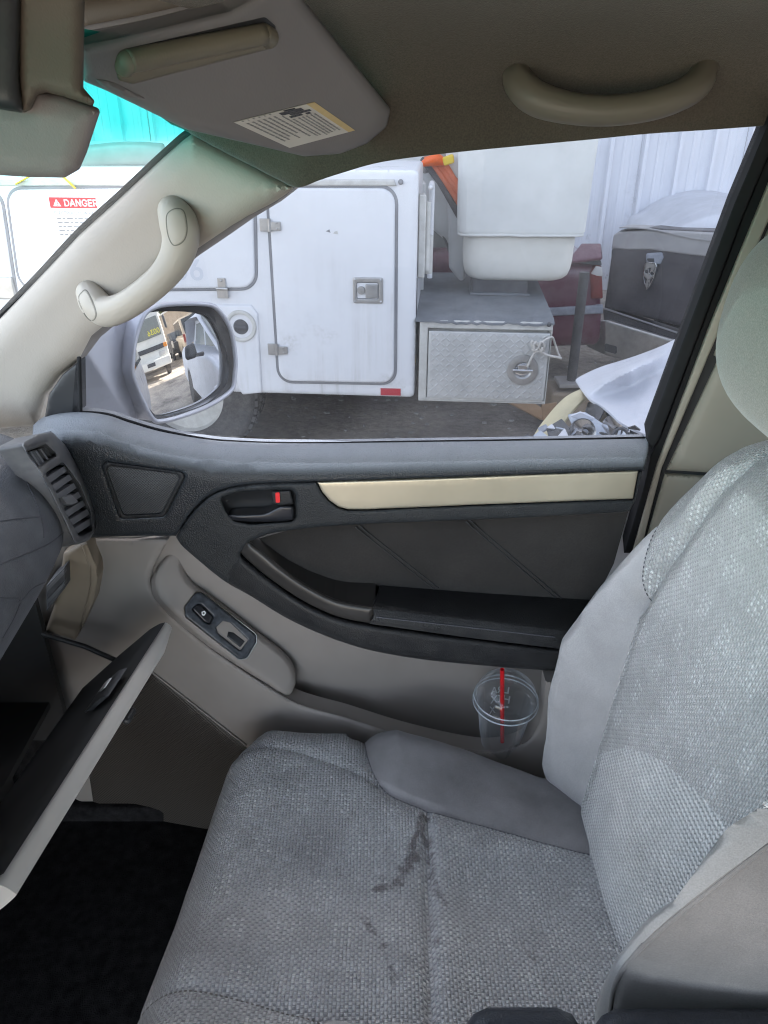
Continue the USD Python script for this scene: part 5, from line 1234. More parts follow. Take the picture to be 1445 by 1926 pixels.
# bucket on its rest
bkt = UsdGeom.Xform.Define(stage, path_for('bucket', truck)).GetPrim()
W0 = .42
b0u, b0z = tl(869, 531, W0); b1u, _ = tl(1076, 531, W0); _, blz = tl(980, 437, W0)
n8 = []
def ringz(z, g, r=.07, dep=.60, u0=b0u, u1=b1u, w0=W0):
    P = rnd([(u0 - g, w0 - g), (u1 + g, w0 - g), (u1 + g, w0 + dep + g), (u0 - g, w0 + dep + g)], r)
    c = LineString(P.exterior.coords)
    return np.array([TW(*c.interpolate(t, normalized=True).coords[0][:2], z) for t in np.linspace(0, 1, 97)])
low = [ringz(b0z, -.075), ringz(b0z + .004, -.05), ringz(b0z + .014, -.03), ringz(b0z + .032, -.014), ringz(b0z + .06, -.005), ringz(b0z + .10, 0), ringz(b0z + .3, .004), ringz(blz + .5, .012)]
bot = trimesh.Trimesh(np.vstack([low[0], low[0].mean(0)]), [[i + 1, i, 97] for i in range(96)], process=False)
obj('bucket_tub', cat([grid_mesh(np.array(low)), bot]), 'bucket_white', bkt, smooth=50)
lin = [ringz(blz, .020, .04), ringz(blz - .006, .026, .04), ringz(blz + .008, .034, .04), ringz(blz + .25, .040, .04), ringz(blz + .6, .052, .04), ringz(blz + .95, .06, .04)]
for q in lin[1:]:
    nn_ = meshkit.noise(q * [9, 9, 6]) - .5
    q += (q - q.mean(0)) * .012 * nn_[:, None]
lin[1][:, 2] += .006 * (meshkit.noise(lin[1] * 14) - .5)
obj('bucket_liner', grid_mesh(np.array(lin)), 'bucket_liner', bkt, smooth=50)
obj('liner_edge', tube([q + [0, 0, -.003] for q in lin[1]], .007, 6, caps=False), 'bucket_liner', bkt, smooth=True)
obj('liner_corner_tear', hull([(tpl(W0 - .02)([p])[0], .004) for p in ((1089, 432), (1094, 380), (1093, 430), (1083, 440))]), 'cardboard', bkt)
su0, sz0_ = tl(888, 549, W0 + .06); su1, _ = tl(992, 549, W0 + .06)
obj('bucket_rest', cat([bx(TW((su0 + su1) / 2, W0 + .06 + .16, bz1 + .06), (su1 - su0, .32, .10), .006, rot=np.stack([TL, TD, TZ], 1))]), 'scrap_dark', truck, smooth=40)
obj('rest_plate', bx(TW((su0 + su1) / 2, W0 + .22, bz1 + .016), (su1 - su0 + .02, .36, .010), 0.002, rot=np.stack([TL, TD, TZ], 1)), 'bed_top', truck)
# boom tip with hoses
bm = UsdGeom.Xform.Define(stage, path_for('boom', truck)).GetPrim()
def bp_(px, py, w=.80): return tpl(w)([(px, py)])[0]
obj('boom_tube', hull([(bp_(790, 296, .95), .12), (bp_(868, 420, .95), .12), (bp_(868, 330, .95), .12), (bp_(640, 210, .95), .12)]), 'boom_white', bm, smooth=40)
obj('boom_bracket', cat([hull([(bp_(846, 260, .72), .02), (bp_(866, 260, .72), .02), (bp_(868, 520, .72), .02), (bp_(852, 500, .72), .02)]), hull([(bp_(852, 394, .74), .02), (bp_(868, 394, .74), .02), (bp_(868, 500, .74), .02), (bp_(858, 500, .74), .02)])]), 'boom_white', bm, smooth=40)
obj('boom_cap', hull([(bp_(818, 262, .78), .03), (bp_(850, 262, .78), .03), (bp_(850, 292, .78), .03), (bp_(812, 300, .78), .03), (bp_(800, 318, .78), .02)]), 'boom_grey', bm, smooth=40)
for k, o in enumerate((-14, -5, 4, 12)):
    obj('hose', tube(spline([bp_(800 + o * .3, 300, .74), bp_(822 + o, 312 - o * .3, .70), bp_(842 + o, 340 - o * .2, .68), bp_(862 + o, 366 - o * .8, .68), bp_(878 + o, 392 - o, .70)], 6), .017, 9), 'orange_hose' if k else 'scrap_dark', bm, smooth=True)
obj('orange_wrap', hull([(bp_(806, 302, .66), .020), (bp_(832, 303, .66), .020), (bp_(822, 297, .64), .022), (bp_(790, 310, .66), .008)]), 'orange_bright', bm, smooth=40)
obj('yellow_tag', hull([(bp_(836, 299, .64), .010), (bp_(850, 294, .64), .010), (bp_(851, 303, .64), .010), (bp_(838, 308, .64), .008)]), 'yellow_strap', bm, smooth=40)
obj('stay_cable', tube([bp_(826, 420, .9), bp_(860, 512, .9)], .007, 6), 'scrap_dark', bm, smooth=True)
# brace under the box
obj('wood_block', thicken(np.array([[aty(960, 758, 3.75), aty(1005, 758, 3.75)], [aty(1022, 790, 3.7), aty(1048, 785, 3.7)]]), (0, .08, -.03)), 'cardboard', truck)
obj('wood_block', hull([(aty(1020, 762, 3.6), .004), (aty(1046, 758, 3.6), .004), (aty(1050, 795, 3.6), .004), (aty(1024, 800, 3.6), .004), (aty(1024, 800, 3.8), .004), (aty(1050, 795, 3.8), .004)]), 'cardboard', truck)

# ================================================================== maroon sedan behind the step box
red = thing('maroon_car', 'dusty maroon sedan parked behind the bucket truck, its tail lamp towards the pickup', 'car')
RY = 4.55
RP = ypl(RY)
def rq(px, py): 
    P = RP([(px, py)])[0]; return P[0], P[2]
RFm2 = Frame((0, RY, 0), (1, 0, 0), (0, 0, 1), n=np.array([0, -1.0, 0]))
x1r, zdeck = rq(1132, 492)
prof_r = [(x1r - 4.4, .40), (x1r - 4.4, .72), (x1r - 3.2, .86), (x1r - 2.9, .92), (x1r - .62, .92), (x1r - .15, zdeck), rq(1128, 496), rq(1135, 540), rq(1137, 600), rq(1135, 640), rq(1128, 655), (x1r - .25, rq(1100, 658)[1]), (x1r - 4.3, rq(1100, 660)[1])]
obj('car_body', relief(Polygon(prof_r).buffer(-.04).buffer(.04), RFm2, roundp(.09, 0), .05, rings=(.004, .012, .025, .05, .09), skirt=1.6, grid=.12), 'maroon_paint', red)
gh_ = [(x1r - 3.2, .90), (x1r - 2.3, 1.26), (x1r - 1.35, 1.27), (x1r - .58, .90)]
obj('cabin_roof', relief(Polygon(gh_).buffer(.02), Frame((0, RY + .12, 0), (1, 0, 0), (0, 0, 1), n=np.array([0, -1.0, 0])), roundp(.08, 0), .05, rings=(.006, .02, .05), skirt=1.3), 'maroon_paint', red)
for a_, b_ in (((x1r - 3.0, x1r - 2.05), 0), ((x1r - 1.98, x1r - .85), 0)):
    obj('side_window', relief(Polygon([(max(a_[0], x1r - 2.9), .93), (a_[0] + .35, 1.20), (a_[1] - .12, 1.20), (a_[1], .93)]), Frame((0, RY + .045, 0), (1, 0, 0), (0, 0, 1), n=np.array([0, -1.0, 0])), flat(.006), .05, skirt=.02), 'grey_glass', red)
obj('trunk_spoiler', hull([((*aty(1072, 492, RY - .02),), .012), (aty(1096, 462, RY + .06), .012), (aty(1127, 462, RY + .06), .012), (aty(1128, 484, RY - .02), .016), (aty(1127, 470, RY + 1.2), .014), (aty(1090, 470, RY + 1.2), .014)]), 'maroon_paint', red, smooth=40)
obj('spoiler_gap', hull([(aty(1060, 488, RY - .005), .008), (aty(1128, 492, RY - .005), .008), (aty(1130, 497, RY - .005), .006)]), 'scrap_dark', red)
obj('side_moulding', relief(Polygon([rq(*p) for p in ((1000, 580), (1134, 573), (1134, 589), (1000, 596))]), RFm2, roundp(.010, .014), .03, rings=(.001, .004, .01), skirt=.02), 'scrap_grey', red)
obj('tail_lamp', relief(rnd([rq(*p) for p in ((1110, 512), (1122, 496), (1132, 500), (1135, 562), (1112, 562))], .01), RFm2, roundp(.02, .012), .02, rings=(.001, .004, .01, .02), skirt=.03), 'taillamp_red', red)
obj('lamp_clear', relief(rnd([rq(*p) for p in ((1111, 514), (1121, 499), (1132, 502), (1134, 519), (1122, 519))], .006), RFm2, roundp(.01, .016), .02, rings=(.001, .004, .01), skirt=.02), 'lamp_clear', red)
# ================================================================== dark pickup, tailgate towards us
pick = thing('dark_pickup', 'dusty dark pickup showing its closed tailgate with animal head badge', 'pickup')
PA = R(48)
pe = np.array([math.sin(PA), -math.cos(PA), 0])          # along the gate, far end to near end
pn = np.array([-math.cos(PA), -math.sin(PA), 0])         # out of the gate
PO = aty(1139, 588, 4.75)
PKP = PxPlane(PO, pn)
def pk(px, py):
    P = PKP([(px, py)])[0]; return float(np.dot(P - PO, pe)), float(P[2] - PO[2])
PKF = Frame(PO, pe, TZ, n=pn)
tg_top = [(1149, 470), (1155, 440), (1165, 433), (1195, 431), (1225, 428), (1260, 432), (1330, 434), (1420, 438)]
gate = Polygon([pk(*p) for p in [(1134, 580)] + tg_top + [(1460, 660)]])
gw = pk(1420, 438)[0]
obj('tailgate', relief(gate, PKF, lambda d, p: roundp(.03, 0)(d, p) + .008 * np.exp(-((p[:, 1] - pk(1200, 480)[1]) / .015) ** 2), .03, rings=(.002, .006, .012, .02, .03), skirt=.10, grid=.04), 'pickup_paint', pick)
ut = pk(1300, 436)[1]
obj('gate_top_sheet', thicken(np.array([[PKF([[a, pk(1160 + 30 * 0, 433)[1] + .0 + .05 * (-(.5)) * 0 + .012 + .012 * math.sin(a * 9)]], z)[0] for z in (.012, -.05, -.12)] for a in np.linspace(.02, gw, 24)]), (0, 0, .006)), 'pickup_pale', pick, smooth=40)
band = Polygon([pk(*p) for p in ((1150, 468), (1154, 442), (1164, 436), (1225, 432), (1330, 437), (1420, 441), (1420, 492), (1300, 480), (1225, 470), (1180, 470))])
obj('gate_cap', relief(band, PKF, roundp(.012, .006), .03, rings=(.002, .006, .012), skirt=.01), 'pickup_pale', pick)
obj('lower_panel', relief(Polygon([pk(*p) for p in ((1135, 582), (1420, 676), (1420, 720), (1136, 604))]), PKF, roundp(.006, .006), .03, rings=(.001, .006), skirt=.1), 'pickup_paint', pick)
obj('lower_bead', tube([PKP([(1134, 579)], .008)[0], PKP([(1420, 674)], .008)[0]], .006, 6), 'pickup_pale', pick, smooth=True)
hd = obj('gate_handle', relief(rnd([pk(*p) for p in ((1216, 476), (1246, 474), (1249, 484), (1243, 497), (1222, 497), (1216, 488))], .012), PKF, roundp(.012, .014), .012, rings=(.001, .003, .006, .012), skirt=.02), 'scrap_grey', pick)
obj('handle_recess', relief(rnd([pk(*p) for p in ((1219, 485), (1233, 485), (1233, 495), (1222, 495))], .005), PKF, flat(.0155), .012, skirt=.004), 'scrap_dark', hd)
# badge: shield with a horned head
bc = pk(1223, 517); bw, bh_ = .040, .075
BF = Frame(PKF([bc], .012)[0], pe, TZ, n=pn)
shield = Polygon([(-bw, bh_ * .75), (-bw * .7, bh_), (bw * .75, bh_), (bw, bh_ * .7), (bw * .85, -bh_ * .1), (bw * .45, -bh_ * .75), (0, -bh_ * 1.15), (-bw * .5, -bh_ * .7), (-bw * .9, -bh_ * .1)])
cut = [Point(-bw * .45, bh_ * .25).buffer(bw * .22), Point(bw * .42, bh_ * .15).buffer(bw * .22), Polygon([(-bw * .15, bh_ * .55), (bw * .1, bh_ * .55), (0, bh_ * .2)]), Polygon([(-bw * .7, -bh_ * .15), (-bw * .3, -bh_ * .3), (-bw * .35, -bh_ * .62)]), Polygon([(bw * .65, -bh_ * .15), (bw * .28, -bh_ * .3), (bw * .32, -bh_ * .62)])]
from shapely.ops import unary_union
obj('badge', relief(shield.difference(unary_union(cut)), BF, roundp(.004, .006), .006, rings=(.001, .003), skirt=.01), 'chrome', pick)
obj('badge_back', relief(shield.buffer(.002), BF, flat(-.001), .02, skirt=.008), 'scrap_dark', pick)
obj('bumper', cat([hull([(PKP([p], hh)[0], .015) for p, hh in (((1108, 612), .02), ((1142, 606), .16), ((1108, 648), .02), ((1142, 664), .16), ((1330, 712), .16), ((1330, 662), .16), ((1150, 606), .0))])]), 'steel', pick, smooth=40)
obj('bumper_step', relief(rnd([pk(*p) for p in ((1164, 634), (1186, 640), (1186, 654), (1164, 648))], .01), Frame(PO + pn * .176, pe, TZ, n=pn), lambda d, p: .004 - .0 * d, .02, skirt=.01), 'scrap_dark', pick)
obj('bed_side', bx(PO - pn * 1.1 + np.array([0, 0, .10]) + pe * .03, (2.2, .05, .40), .02, rot=np.stack([-pn, pe, TZ], 1)), 'pickup_paint', pick)
obj('pickup_wheel', lathe([(.0, -.1), (.2, -.12), (.34, -.12), (.37, -.08), (.37, .08), (.34, .12), (0, .12)], PO - pn * .9 + pe * .2 + np.array([0, 0, .37 - PO[2]]), pe, 40), 'tyre', pick, smooth=40)
# pale car far behind the pickup
pale = thing('pale_car', 'pale car standing behind the dark pickup against the metal wall', 'car')
PAL = tpl(3.2)
obj('pale_body', relief(smooth_poly([(1225, 455), (1262, 425), (1300, 402), (1345, 388), (1400, 384), (1470, 400), (1560, 440), (1560, 560), (1225, 560)]), PAL, roundp(.25, 0), 14, rings=(.01, .04, .09, .16, .25), skirt=1.2), 'pale_paint', pale)
# steel post on its foot
post = thing('steel_post', 'leaning dark steel post on a rusty foot plate before the maroon car', 'post')
p1, p0 = aty(1100, 512, 4.30), aty(1075, 716, 4.28)
obj('post_tube', tube([p0, p1], .028, 12), 'post_steel', post, smooth=40)
obj('foot_plate', bx(p0 + [0, 0, -.006], (.17, .16, .02), .004), 'boom_grey', post)
obj('post_block', bx((p0[0], p0[1] + .02, p0[2] / 2 - .03), (.26, .24, p0[2] - .02), .02), 'block_wall', post)

# ================================================================== wrecked silver white car
wreck = thing('wrecked_car', 'wrecked white car with crumpled bonnet and torn off front', 'car')
HP = plane3(aty(1083, 716, 2.62), aty(1292, 626, 3.02), aty(1215, 816, 2.10))
hood = Polygon(list(spline([(1083, 714), (1095, 706), (1130, 690), (1175, 676), (1210, 664), (1250, 648), (1292, 625), (1360, 585)], 6)) + [(1480, 560), (1480, 860), (1330, 850)] + list(spline([(1280, 846), (1215, 817), (1190, 806), (1166, 793), (1150, 778), (1130, 762), (1112, 752), (1098, 736), (1083, 714)], 6))).buffer(0)
def hood_h(d, p):
    x, y = (p[:, 0] - 1083) / 210, (p[:, 1] - 625) / 190
    f = .095 * np.exp(-((y - .62 + x * .52) / .11) ** 2) * np.clip(x * 2, 0, 1) * np.clip((1.05 - x) * 3, 0, 1) - .05 * np.exp(-((y - .36 + x * .42) / .11) ** 2) * np.clip((1.0 - x) * 2, 0, 1)
    f += .035 * (meshkit.fbm(np.stack([x * 3, y * 3, 0 * x], 1), 3) - .5) - .03 * np.exp(-(((x - .75) / .16) ** 2 + ((y - .95) / .10) ** 2))
    return f
obj('bonnet', relief(hood, HP, hood_h, 4, grid=4, skirt=.008), 'wreck_white', wreck, smooth=50)
ws = Frame((0, 2.12, 0), (1, 0, 0), (0, 0, 1), n=np.array([0, -1.0, 0]))
side_w = Polygon([(1.64, .38), (1.62, .72), (1.66, .86), (1.9, .93), (2.05, .95), (4.6, 1.0), (4.95, .92), (4.98, .42), (4.5, .30), (1.9, .30)])
for cx_ in (1.75, 4.25): side_w = side_w.difference(Point(cx_, .30).buffer(.33))
obj('body_side', relief(side_w.buffer(-.02).buffer(.02), ws, lambda d, p: roundp(.06, 0)(d, p) - .03 * np.clip((p[:, 1] - .7) / .3, 0, 1), .06, rings=(.005, .02, .04, .06), skirt=1.2, grid=.12), 'wreck_white', wreck)
wg = Frame((0, 2.19, 0), (1, 0, 0), (0, .25, 1), n=np.array([0, -1, .25]) / 1.031)
cab = Polygon([(2.0, .95), (2.75, 1.36), (4.0, 1.40), (4.55, .97)])
wins = [Polygon([(2.25, .99), (2.78, 1.31), (3.22, 1.34), (3.22, 1.0)]), Polygon([(3.30, 1.0), (3.30, 1.34), (3.95, 1.34), (4.3, 1.01)])]
obj('cabin_side', relief(cab.difference(unary_union(wins)), wg, roundp(.02, 0), .05, rings=(.004, .012, .02), skirt=.06), 'wreck_white', wreck)
for w_ in wins: obj('side_window', relief(w_.buffer(.01), wg, flat(-.012), .1, skirt=.005), 'grey_glass', wreck)
obj('roof', grid_mesh(np.array([[[x, y, z + .05 * math.sin(math.pi * (y - 2.27) / 1.2)] for y in np.linspace(2.27, 3.4, 8)] for x, z in ((1.95, .96), (2.4, 1.18), (2.75, 1.385), (3.4, 1.42), (4.0, 1.41), (4.6, 1.0))])), 'wreck_white', wreck, smooth=True)
obj('windscreen', grid_mesh(np.array([[[x, y, z + .05 * math.sin(math.pi * (y - 2.27) / 1.2)] for y in np.linspace(2.33, 3.34, 8)] for x, z in ((1.99, 1.0), (2.38, 1.19), (2.70, 1.37))])), 'grey_glass', wreck, smooth=True)
for cx_ in (1.75, 4.25): obj('wheel', lathe([(0, -.08), (.18, -.10), (.29, -.10), (.31, -.06), (.31, .08), (0, .08)], (cx_, 2.23, .31), (0, 1, 0), 40), 'tyre', wreck, smooth=40)
obj('door_mirror', cat([hull([((2.32, 1.97, 1.02), .05), ((2.34, 1.87, 1.02), .045), ((2.32, 1.97, 1.10), .04), ((2.34, 1.88, 1.09), .04)]), hull([((2.34, 1.97, 1.0), .02), ((2.38, 2.13, .97), .025)])]), 'scrap_dark', wreck, smooth=40)
# torn front end
foam = [aty(x, y, yy) for x, y, yy in ((1100, 741, 2.55), (1080, 752, 2.48), (1060, 772, 2.42), (1046, 790, 2.38), (1030, 812, 2.34), (1018, 836, 2.30))]
obj('bumper_foam', tube(spline(foam, 6), np.linspace(.030, .036, len(spline(foam, 6))), 10, squash=.6), 'bumper_cream', wreck, smooth=40)
def shard(name, pts, m, r=.006):
    obj(name, hull([(aty(*p), r) for p in pts], 8), m, wreck, smooth=30)
shard('headlamp_shell', [(1072, 782, 2.30), (1100, 778, 2.36), (1104, 792, 2.30), (1142, 806, 2.2), (1140, 822, 2.2), (1112, 806, 2.22), (1080, 800, 2.24)], 'scrap_blue')
shard('headlamp_shell', [(1112, 797, 2.18), (1140, 802, 2.16), (1142, 824, 2.14), (1118, 824, 2.14), (1125, 810, 2.26)], 'scrap_blue')
shard('lamp_arm', [(1076, 782, 2.26), (1092, 776, 2.26), (1116, 786, 2.26), (1098, 790, 2.26)], 'wreck_white', .004)
shard('grille_piece', [(1030, 806, 2.2), (1056, 790, 2.26), (1074, 812, 2.16), (1056, 828, 2.12), (1034, 820, 2.14)], 'scrap_dark', .004)
shard('grille_piece', [(1062, 814, 2.10), (1078, 808, 2.12), (1108, 830, 2.06), (1070, 834, 2.06)], 'scrap_dark', .004)
shard('grille_piece', [(983, 826, 2.12), (993, 818, 2.14), (1004, 828, 2.1), (990, 836, 2.08)], 'scrap_dark', .004)
shard('grille_piece', [(1120, 762, 2.4), (1136, 772, 2.36), (1122, 800, 2.3), (1100, 784, 2.4), (1108, 758, 2.5)], 'scrap_dark', .004)
shard('bracket', [(1014, 806, 2.22), (1026, 800, 2.24), (1030, 806, 2.2), (1018, 814, 2.18)], 'scrap_grey', .004)
shard('bracket', [(1006, 820, 2.12), (1016, 812, 2.14), (1034, 826, 2.10), (1018, 836, 2.06)], 'scrap_blue', .004)
shard('bracket', [(1050, 822, 2.06), (1062, 808, 2.10), (1070, 826, 2.06)], 'wreck_white', .003)
shard('bracket', [(1032, 804, 2.18), (1038, 800, 2.2), (1042, 806, 2.18)], 'wreck_white', .004)
shard('radiator_support', [(1130, 770, 2.45), (1160, 790, 2.4), (1190, 812, 2.3), (1216, 822, 2.2), (1216, 850, 2.3), (1130, 850, 2.3)], 'scrap_dark', .01)
shard('inner_wing', [(1130, 782, 2.40), (1146, 776, 2.42), (1140, 800, 2.36), (1126, 804, 2.34)], 'bumper_cream', .01)
shard('wire_loop', [(1160, 826, 2.10), (1166, 806, 2.14), (1168, 808, 2.14), (1163, 830, 2.10)], 'scrap_blue', .002)
obj('loose_cable', tube(spline([aty(x, y, yy) for x, y, yy in ((1150, 832, 2.08), (1156, 812, 2.1), (1172, 806, 2.1), (1186, 822, 2.08), (1196, 834, 2.05))], 6), .005, 6), 'scrap_dark', wreck, smooth=True)
shard('lamp_lens', [(1040, 830, 2.05), (1062, 822, 2.05), (1072, 834, 2.04)], 'lamp_clear', .003)

rgs = np.random.default_rng(21)
for k in range(16):
    x, y = rgs.uniform(1000, 1210), rgs.uniform(806, 836)
    yy = rgs.uniform(2.08, 2.22); a = rgs.uniform(0, 3.1); L_ = rgs.uniform(6, 20); w_ = rgs.uniform(2, 6)
    dx, dy = math.cos(a) * L_, math.sin(a) * L_ * .6
    shard('broken_piece', [(x - dx, y - dy, yy), (x + dx, y + dy, yy + rgs.uniform(-.04, .04)), (x + dy * w_ / L_, y - dx * w_ / L_, yy - .02)], ('scrap_dark', 'scrap_grey', 'scrap_blue', 'scrap_dark')[k % 4], .003)
obj('lamp_bowl', lathe([(.012, -.03), (.03, -.02), (.045, 0), (.047, .004), (.043, .002), (.02, -.016)], aty(1158, 806, 2.28), (-.5, -.7, .5), 24), 'chrome', wreck, smooth=40)
obj('lamp_bowl', lathe([(.010, -.03), (.025, -.02), (.038, 0), (.040, .004), (.036, .002), (.015, -.016)], aty(1096, 812, 2.12), (-.5, -.8, .4), 24), 'chrome', wreck, smooth=40)
# ================================================================== metal building, panel by panel
bld = thing('metal_building', 'tall pale building wall of ribbed metal panels behind the vehicles', 'building')
WD = 4.5; PW = .914
def panel_profile():
    x = [0.0]; z = [0.0]
    for k in range(3):
        c = PW / 3 * k
        for dx, dz in ((.012, 0), (.024, .046), (.052, .046), (.064, 0), (.14, 0), (.148, .006), (.160, .006), (.168, 0), (.215, 0), (.223, .006), (.235, .006), (.243, 0)):
            x.append(c + dx); z.append(dz)
    x.append(PW); z.append(0)
    return np.array(x), np.array(z)
pxx, pzz = panel_profile()
rngp = random.Random(5)
for k in range(-22, 10):
    tilt = rngp.uniform(-.004, .004)
    a0 = np.array([TW(k * PW + x * .998, WD - z + tilt, -.2) for x, z in zip(pxx, pzz)]); a1 = a0 + [0, 0, 8.6]
    g = grid_mesh(np.array([a0, a1]))
    if g.face_normals[0] @ TD > 0: g.invert()
    obj('wall_panel', g, 'wall_metal', bld)
obj('wall_core', bx(TW(-6 * PW, WD + .12, 4.2), (32 * PW, .18, 8.75), 0, rot=np.stack([TL, TD, TZ], 1)), 'block_wall', bld)
obj('eave_trim', bx(TW(-6 * PW, WD - .06, 8.45), (32 * PW, .16, .16), .01, rot=np.stack([TL, TD, TZ], 1)), 'boxframe', bld)
# ================================================================== behind us, seen in the door mirror
wt = thing('white_cab_truck', 'white cab-over truck with yellow windscreen digits and amber lamps, in the mirror', 'truck')
WX, WY = 9.2, 1.22
def wb(c, s, m, name, bev=.0): obj(name, bx(np.array([WX, WY, 0]) + c, s, bev), m, wt, smooth=40)
wb((.85, 0, 1.42), (1.7, 1.85, 1.75), 'truck_white_warm', 'cab', .06)
wb((3.6, 0, 1.95), (3.6, 2.0, 2.3), 'truck_white_warm', 'cargo_box', .03)
wb((-.012, 0, 1.80), (.04, 1.60, .66), 'grey_glass', 'windscreen', .015)
wb((-.012, 0, 1.10), (.04, 1.5, .16), 'scrap_dark', 'grille', .01)
for s in (-1, 1):
    wb((-.012, s * .83, 1.10), (.05, .17, .15), 'amber', 'indicator', .02)
    wb((-.012, s * .60, .86), (.05, .30, .15), 'lamp_clear', 'headlamp', .02)
    obj('front_wheel', lathe([(0, -.1), (.2, -.12), (.36, -.12), (.39, -.08), (.39, .1), (0, .1)], (WX + .9, WY + s * .80, .39), (0, 1, 0), 36), 'tyre', wt, smooth=40)
    obj('rear_wheel', lathe([(0, -.1), (.2, -.12), (.36, -.12), (.39, -.08), (.39, .1), (0, .1)], (WX + 3.9, WY + s * .80, .39), (0, 1, 0), 36), 'tyre', wt, smooth=40)
    obj('cab_mirror', hull([((WX - .05, WY + s * 1.1, 1.65), .06), ((WX - .05, WY + s * 1.1, 2.0), .06)]), 'scrap_dark', wt, smooth=40)
wb((-.08, 0, .58), (.22, 1.86, .30), 'truck_white_warm', 'front_bumper', .04)
wb((-.195, 0, .60), (.02, .36, .13), 'scrap_dark', 'number_plate_recess', .005)
obj('windscreen_digits', text_at('0036', .17, Frame((WX - .034, WY + .78, 1.55), (0, -1, 0), (0, 0, 1), n=np.array([-1.0, 0, 0])), depth=.003), 'yellow_paint', wt)
def simple_car(name, label, x0, y0, L, W, Hb, Hr, m, catg='car', lampm=None, flip=False, glassm='dark_glass'):
    c = thing(name, label, catg)
    sg_n = -1 if flip else 1
    fr = Frame((x0, y0, 0), (1, 0, 0), (0, 0, 1), n=np.array([0, -1.0, 0]))
    b = Polygon([(0, .35), (-.02, .62), (.05, Hb * .98), (L * .28, Hb), (L * .75, Hb), (L - .05, Hb * .95), (L, .6), (L - .05, .35)])
    for cx_ in (L * .2, L * .8): b = b.difference(Point(cx_, .32).buffer(.36))
    obj('car_body', relief(b.buffer(-.03).buffer(.03), fr, roundp(.08, 0), .08, rings=(.006, .02, .05, .08), skirt=W, grid=.2), m, c)
    r_ = Polygon([(L * .05, Hb - .02), (L * .12, Hr), (L * .72, Hr), (L * .86, Hb - .02)]) if catg == 'suv' else Polygon([(L * .16, Hb - .02), (L * .32, Hr), (L * .66, Hr), (L * .84, Hb - .02)])
    obj('cabin_roof', relief(r_, Frame((x0, y0 + .10, 0), (1, 0, 0), (0, 0, 1), n=np.array([0, -1.0, 0])), roundp(.06, 0), .08, rings=(.006, .03, .06), skirt=W - .2, grid=.2), m, c)
    obj('side_window', relief(r_.buffer(-.08), Frame((x0, y0 + .10, 0), (1, 0, 0), (0, 0, 1), n=np.array([0, -1.0, 0])), flat(.006), .1, skirt=.02), glassm, c)
    bxs, bz = r_.bounds[0], (Hb + Hr) / 2
    xg = np.interp(bz, [Hb, Hr], [r_.exterior.coords[0][0], r_.exterior.coords[1][0]])
    q = np.array(r_.exterior.coords)
    e0, e1 = np.array([x0 + q[0][0], 0, q[0][1]]), np.array([x0 + q[1][0], 0, q[1][1]])
    f = lambda t: e0 + (e1 - e0) * t + np.array([-.008, 0, .004])
    obj('end_window', grid_mesh(np.array([[f(t) + [0, y0 + .25 + (W - .45) * s, 0] for s in (0, 1)] for t in (.12, .92)])), glassm, c)
    if lampm:
        for s in (0, 1): obj('end_lamp', bx((x0 - .015, y0 + .10 + s * (W - .2), Hb * .92), (.05, .13, .34), .02), lampm, c, smooth=40)
    for cx_ in (L * .2, L * .8):
        for s in (.1, W - .1): obj('wheel', lathe([(0, -.08), (.2, -.1), (.32, -.1), (.34, -.06), (.34, .08), (0, .08)], (x0 + cx_, y0 + s, .34), (0, 1, 0), 30), 'tyre', c, smooth=40)
    return c
simple_car('dark_sedan', 'dark sedan parked far back beside the white truck, in the mirror', 13.6, 2.75, 4.4, 1.7, .92, 1.42, 'dark_paint', lampm='lamp_clear')
simple_car('tan_suv', 'tan dusty suv with red tail lamps between truck and wrecked car, in the mirror', 11.0, 3.25, 4.6, 1.8, 1.05, 1.80, 'suv_tan', 'suv', 'taillamp_red')
bw_ = thing('yard_wall', 'brown block boundary wall at the far end of the yard, in the mirror', 'wall')
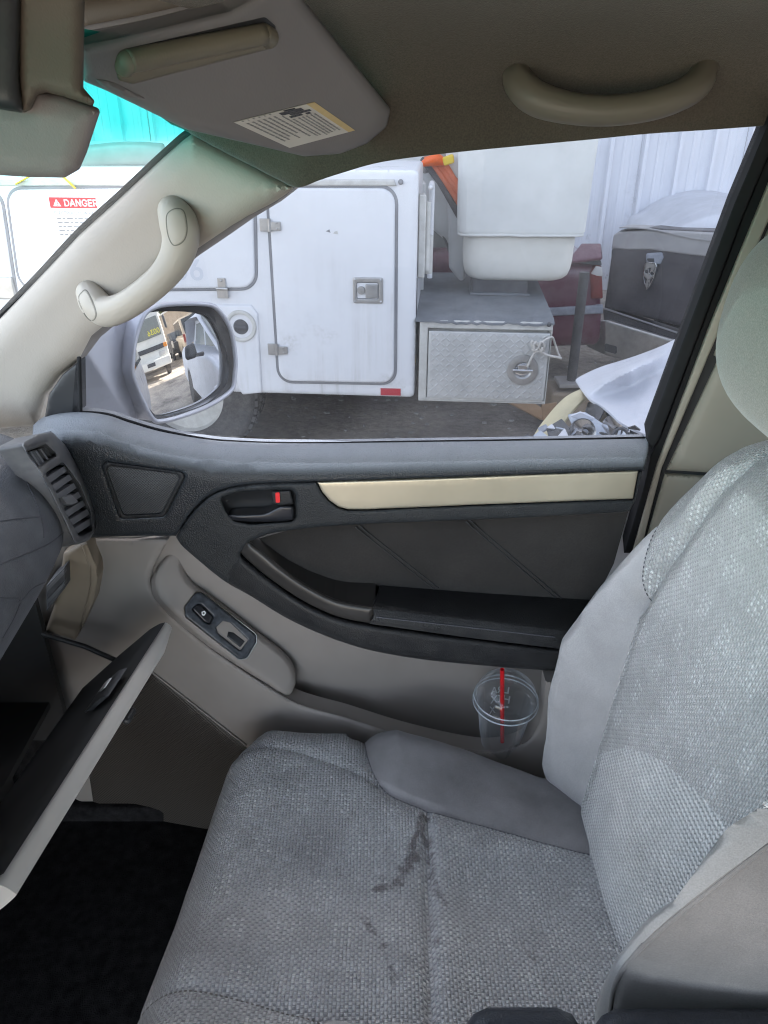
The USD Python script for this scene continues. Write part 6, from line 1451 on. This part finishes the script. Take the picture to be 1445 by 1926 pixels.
obj('wall_face', bx((23, 4, 1.5), (.3, 26, 3.1)), 'block_wall', bw_)
obj('coping', bx((23, 4, 3.09), (.4, 26, .08), .01), 'boxframe', bw_)
tree = thing('leafy_tree', 'sunlit yellow green tree rising behind the yard wall, in the mirror', 'tree')
obj('trunk', tube(spline([(26, 4.2, 0), (26.1, 4.3, 1.6), (25.9, 4.1, 3.2), (26, 4.4, 4.6)]), np.linspace(.22, .08, 25), 10), 'bark', tree, smooth=True)
rg2 = np.random.default_rng(7)
cl = rg2.normal(size=(60, 3)); cl = cl / np.linalg.norm(cl, axis=1, keepdims=True) * rg2.uniform(.3, 1, (60, 1)) ** .5 * [1.9, 3.0, 1.6] + [26, 4.2, 4.9]
lv = (cl[rg2.integers(0, 60, 5200)] + rg2.normal(size=(5200, 3)) * .34)
a_ = rg2.normal(size=(5200, 3)); a_ /= np.linalg.norm(a_, axis=1, keepdims=True); b_ = np.cross(a_, rg2.normal(size=(5200, 3))); b_ /= np.linalg.norm(b_, axis=1, keepdims=True)
sz = rg2.uniform(.05, .11, (5200, 1))
V = np.stack([lv - a_ * sz * 1.6, lv + b_ * sz, lv + a_ * sz * 1.6, lv - b_ * sz], 1).reshape(-1, 3)
F = np.arange(5200)[:, None] * 4
obj('crown', trimesh.Trimesh(V, np.vstack([F + [0, 1, 2], F + [0, 2, 3]]), process=False), 'leaf', tree, smooth=False)
# chips and stones on the ground under the truck
rg3 = np.random.default_rng(11); st = []
for k in range(420):
    x, y = rg3.uniform(-1.6, 2.2), rg3.uniform(3.7, 6.0); s = rg3.uniform(.004, .012) * (1 if k > 25 else 2.0)
    m = trimesh.creation.icosphere(subdivisions=1); m.vertices *= rg3.uniform(.6, 1.3, (len(m.vertices), 1)); m.apply_scale((s * rg3.uniform(.8, 2), s * rg3.uniform(.8, 1.6), s * .6)); m.apply_translation((x, y, s * .2 + .012)); st.append(m)
obj('gravel', cat(st), 'stone_chip', kind='stuff', label='small pale stone chips scattered on the dirt under the bucket truck', cat='gravel')
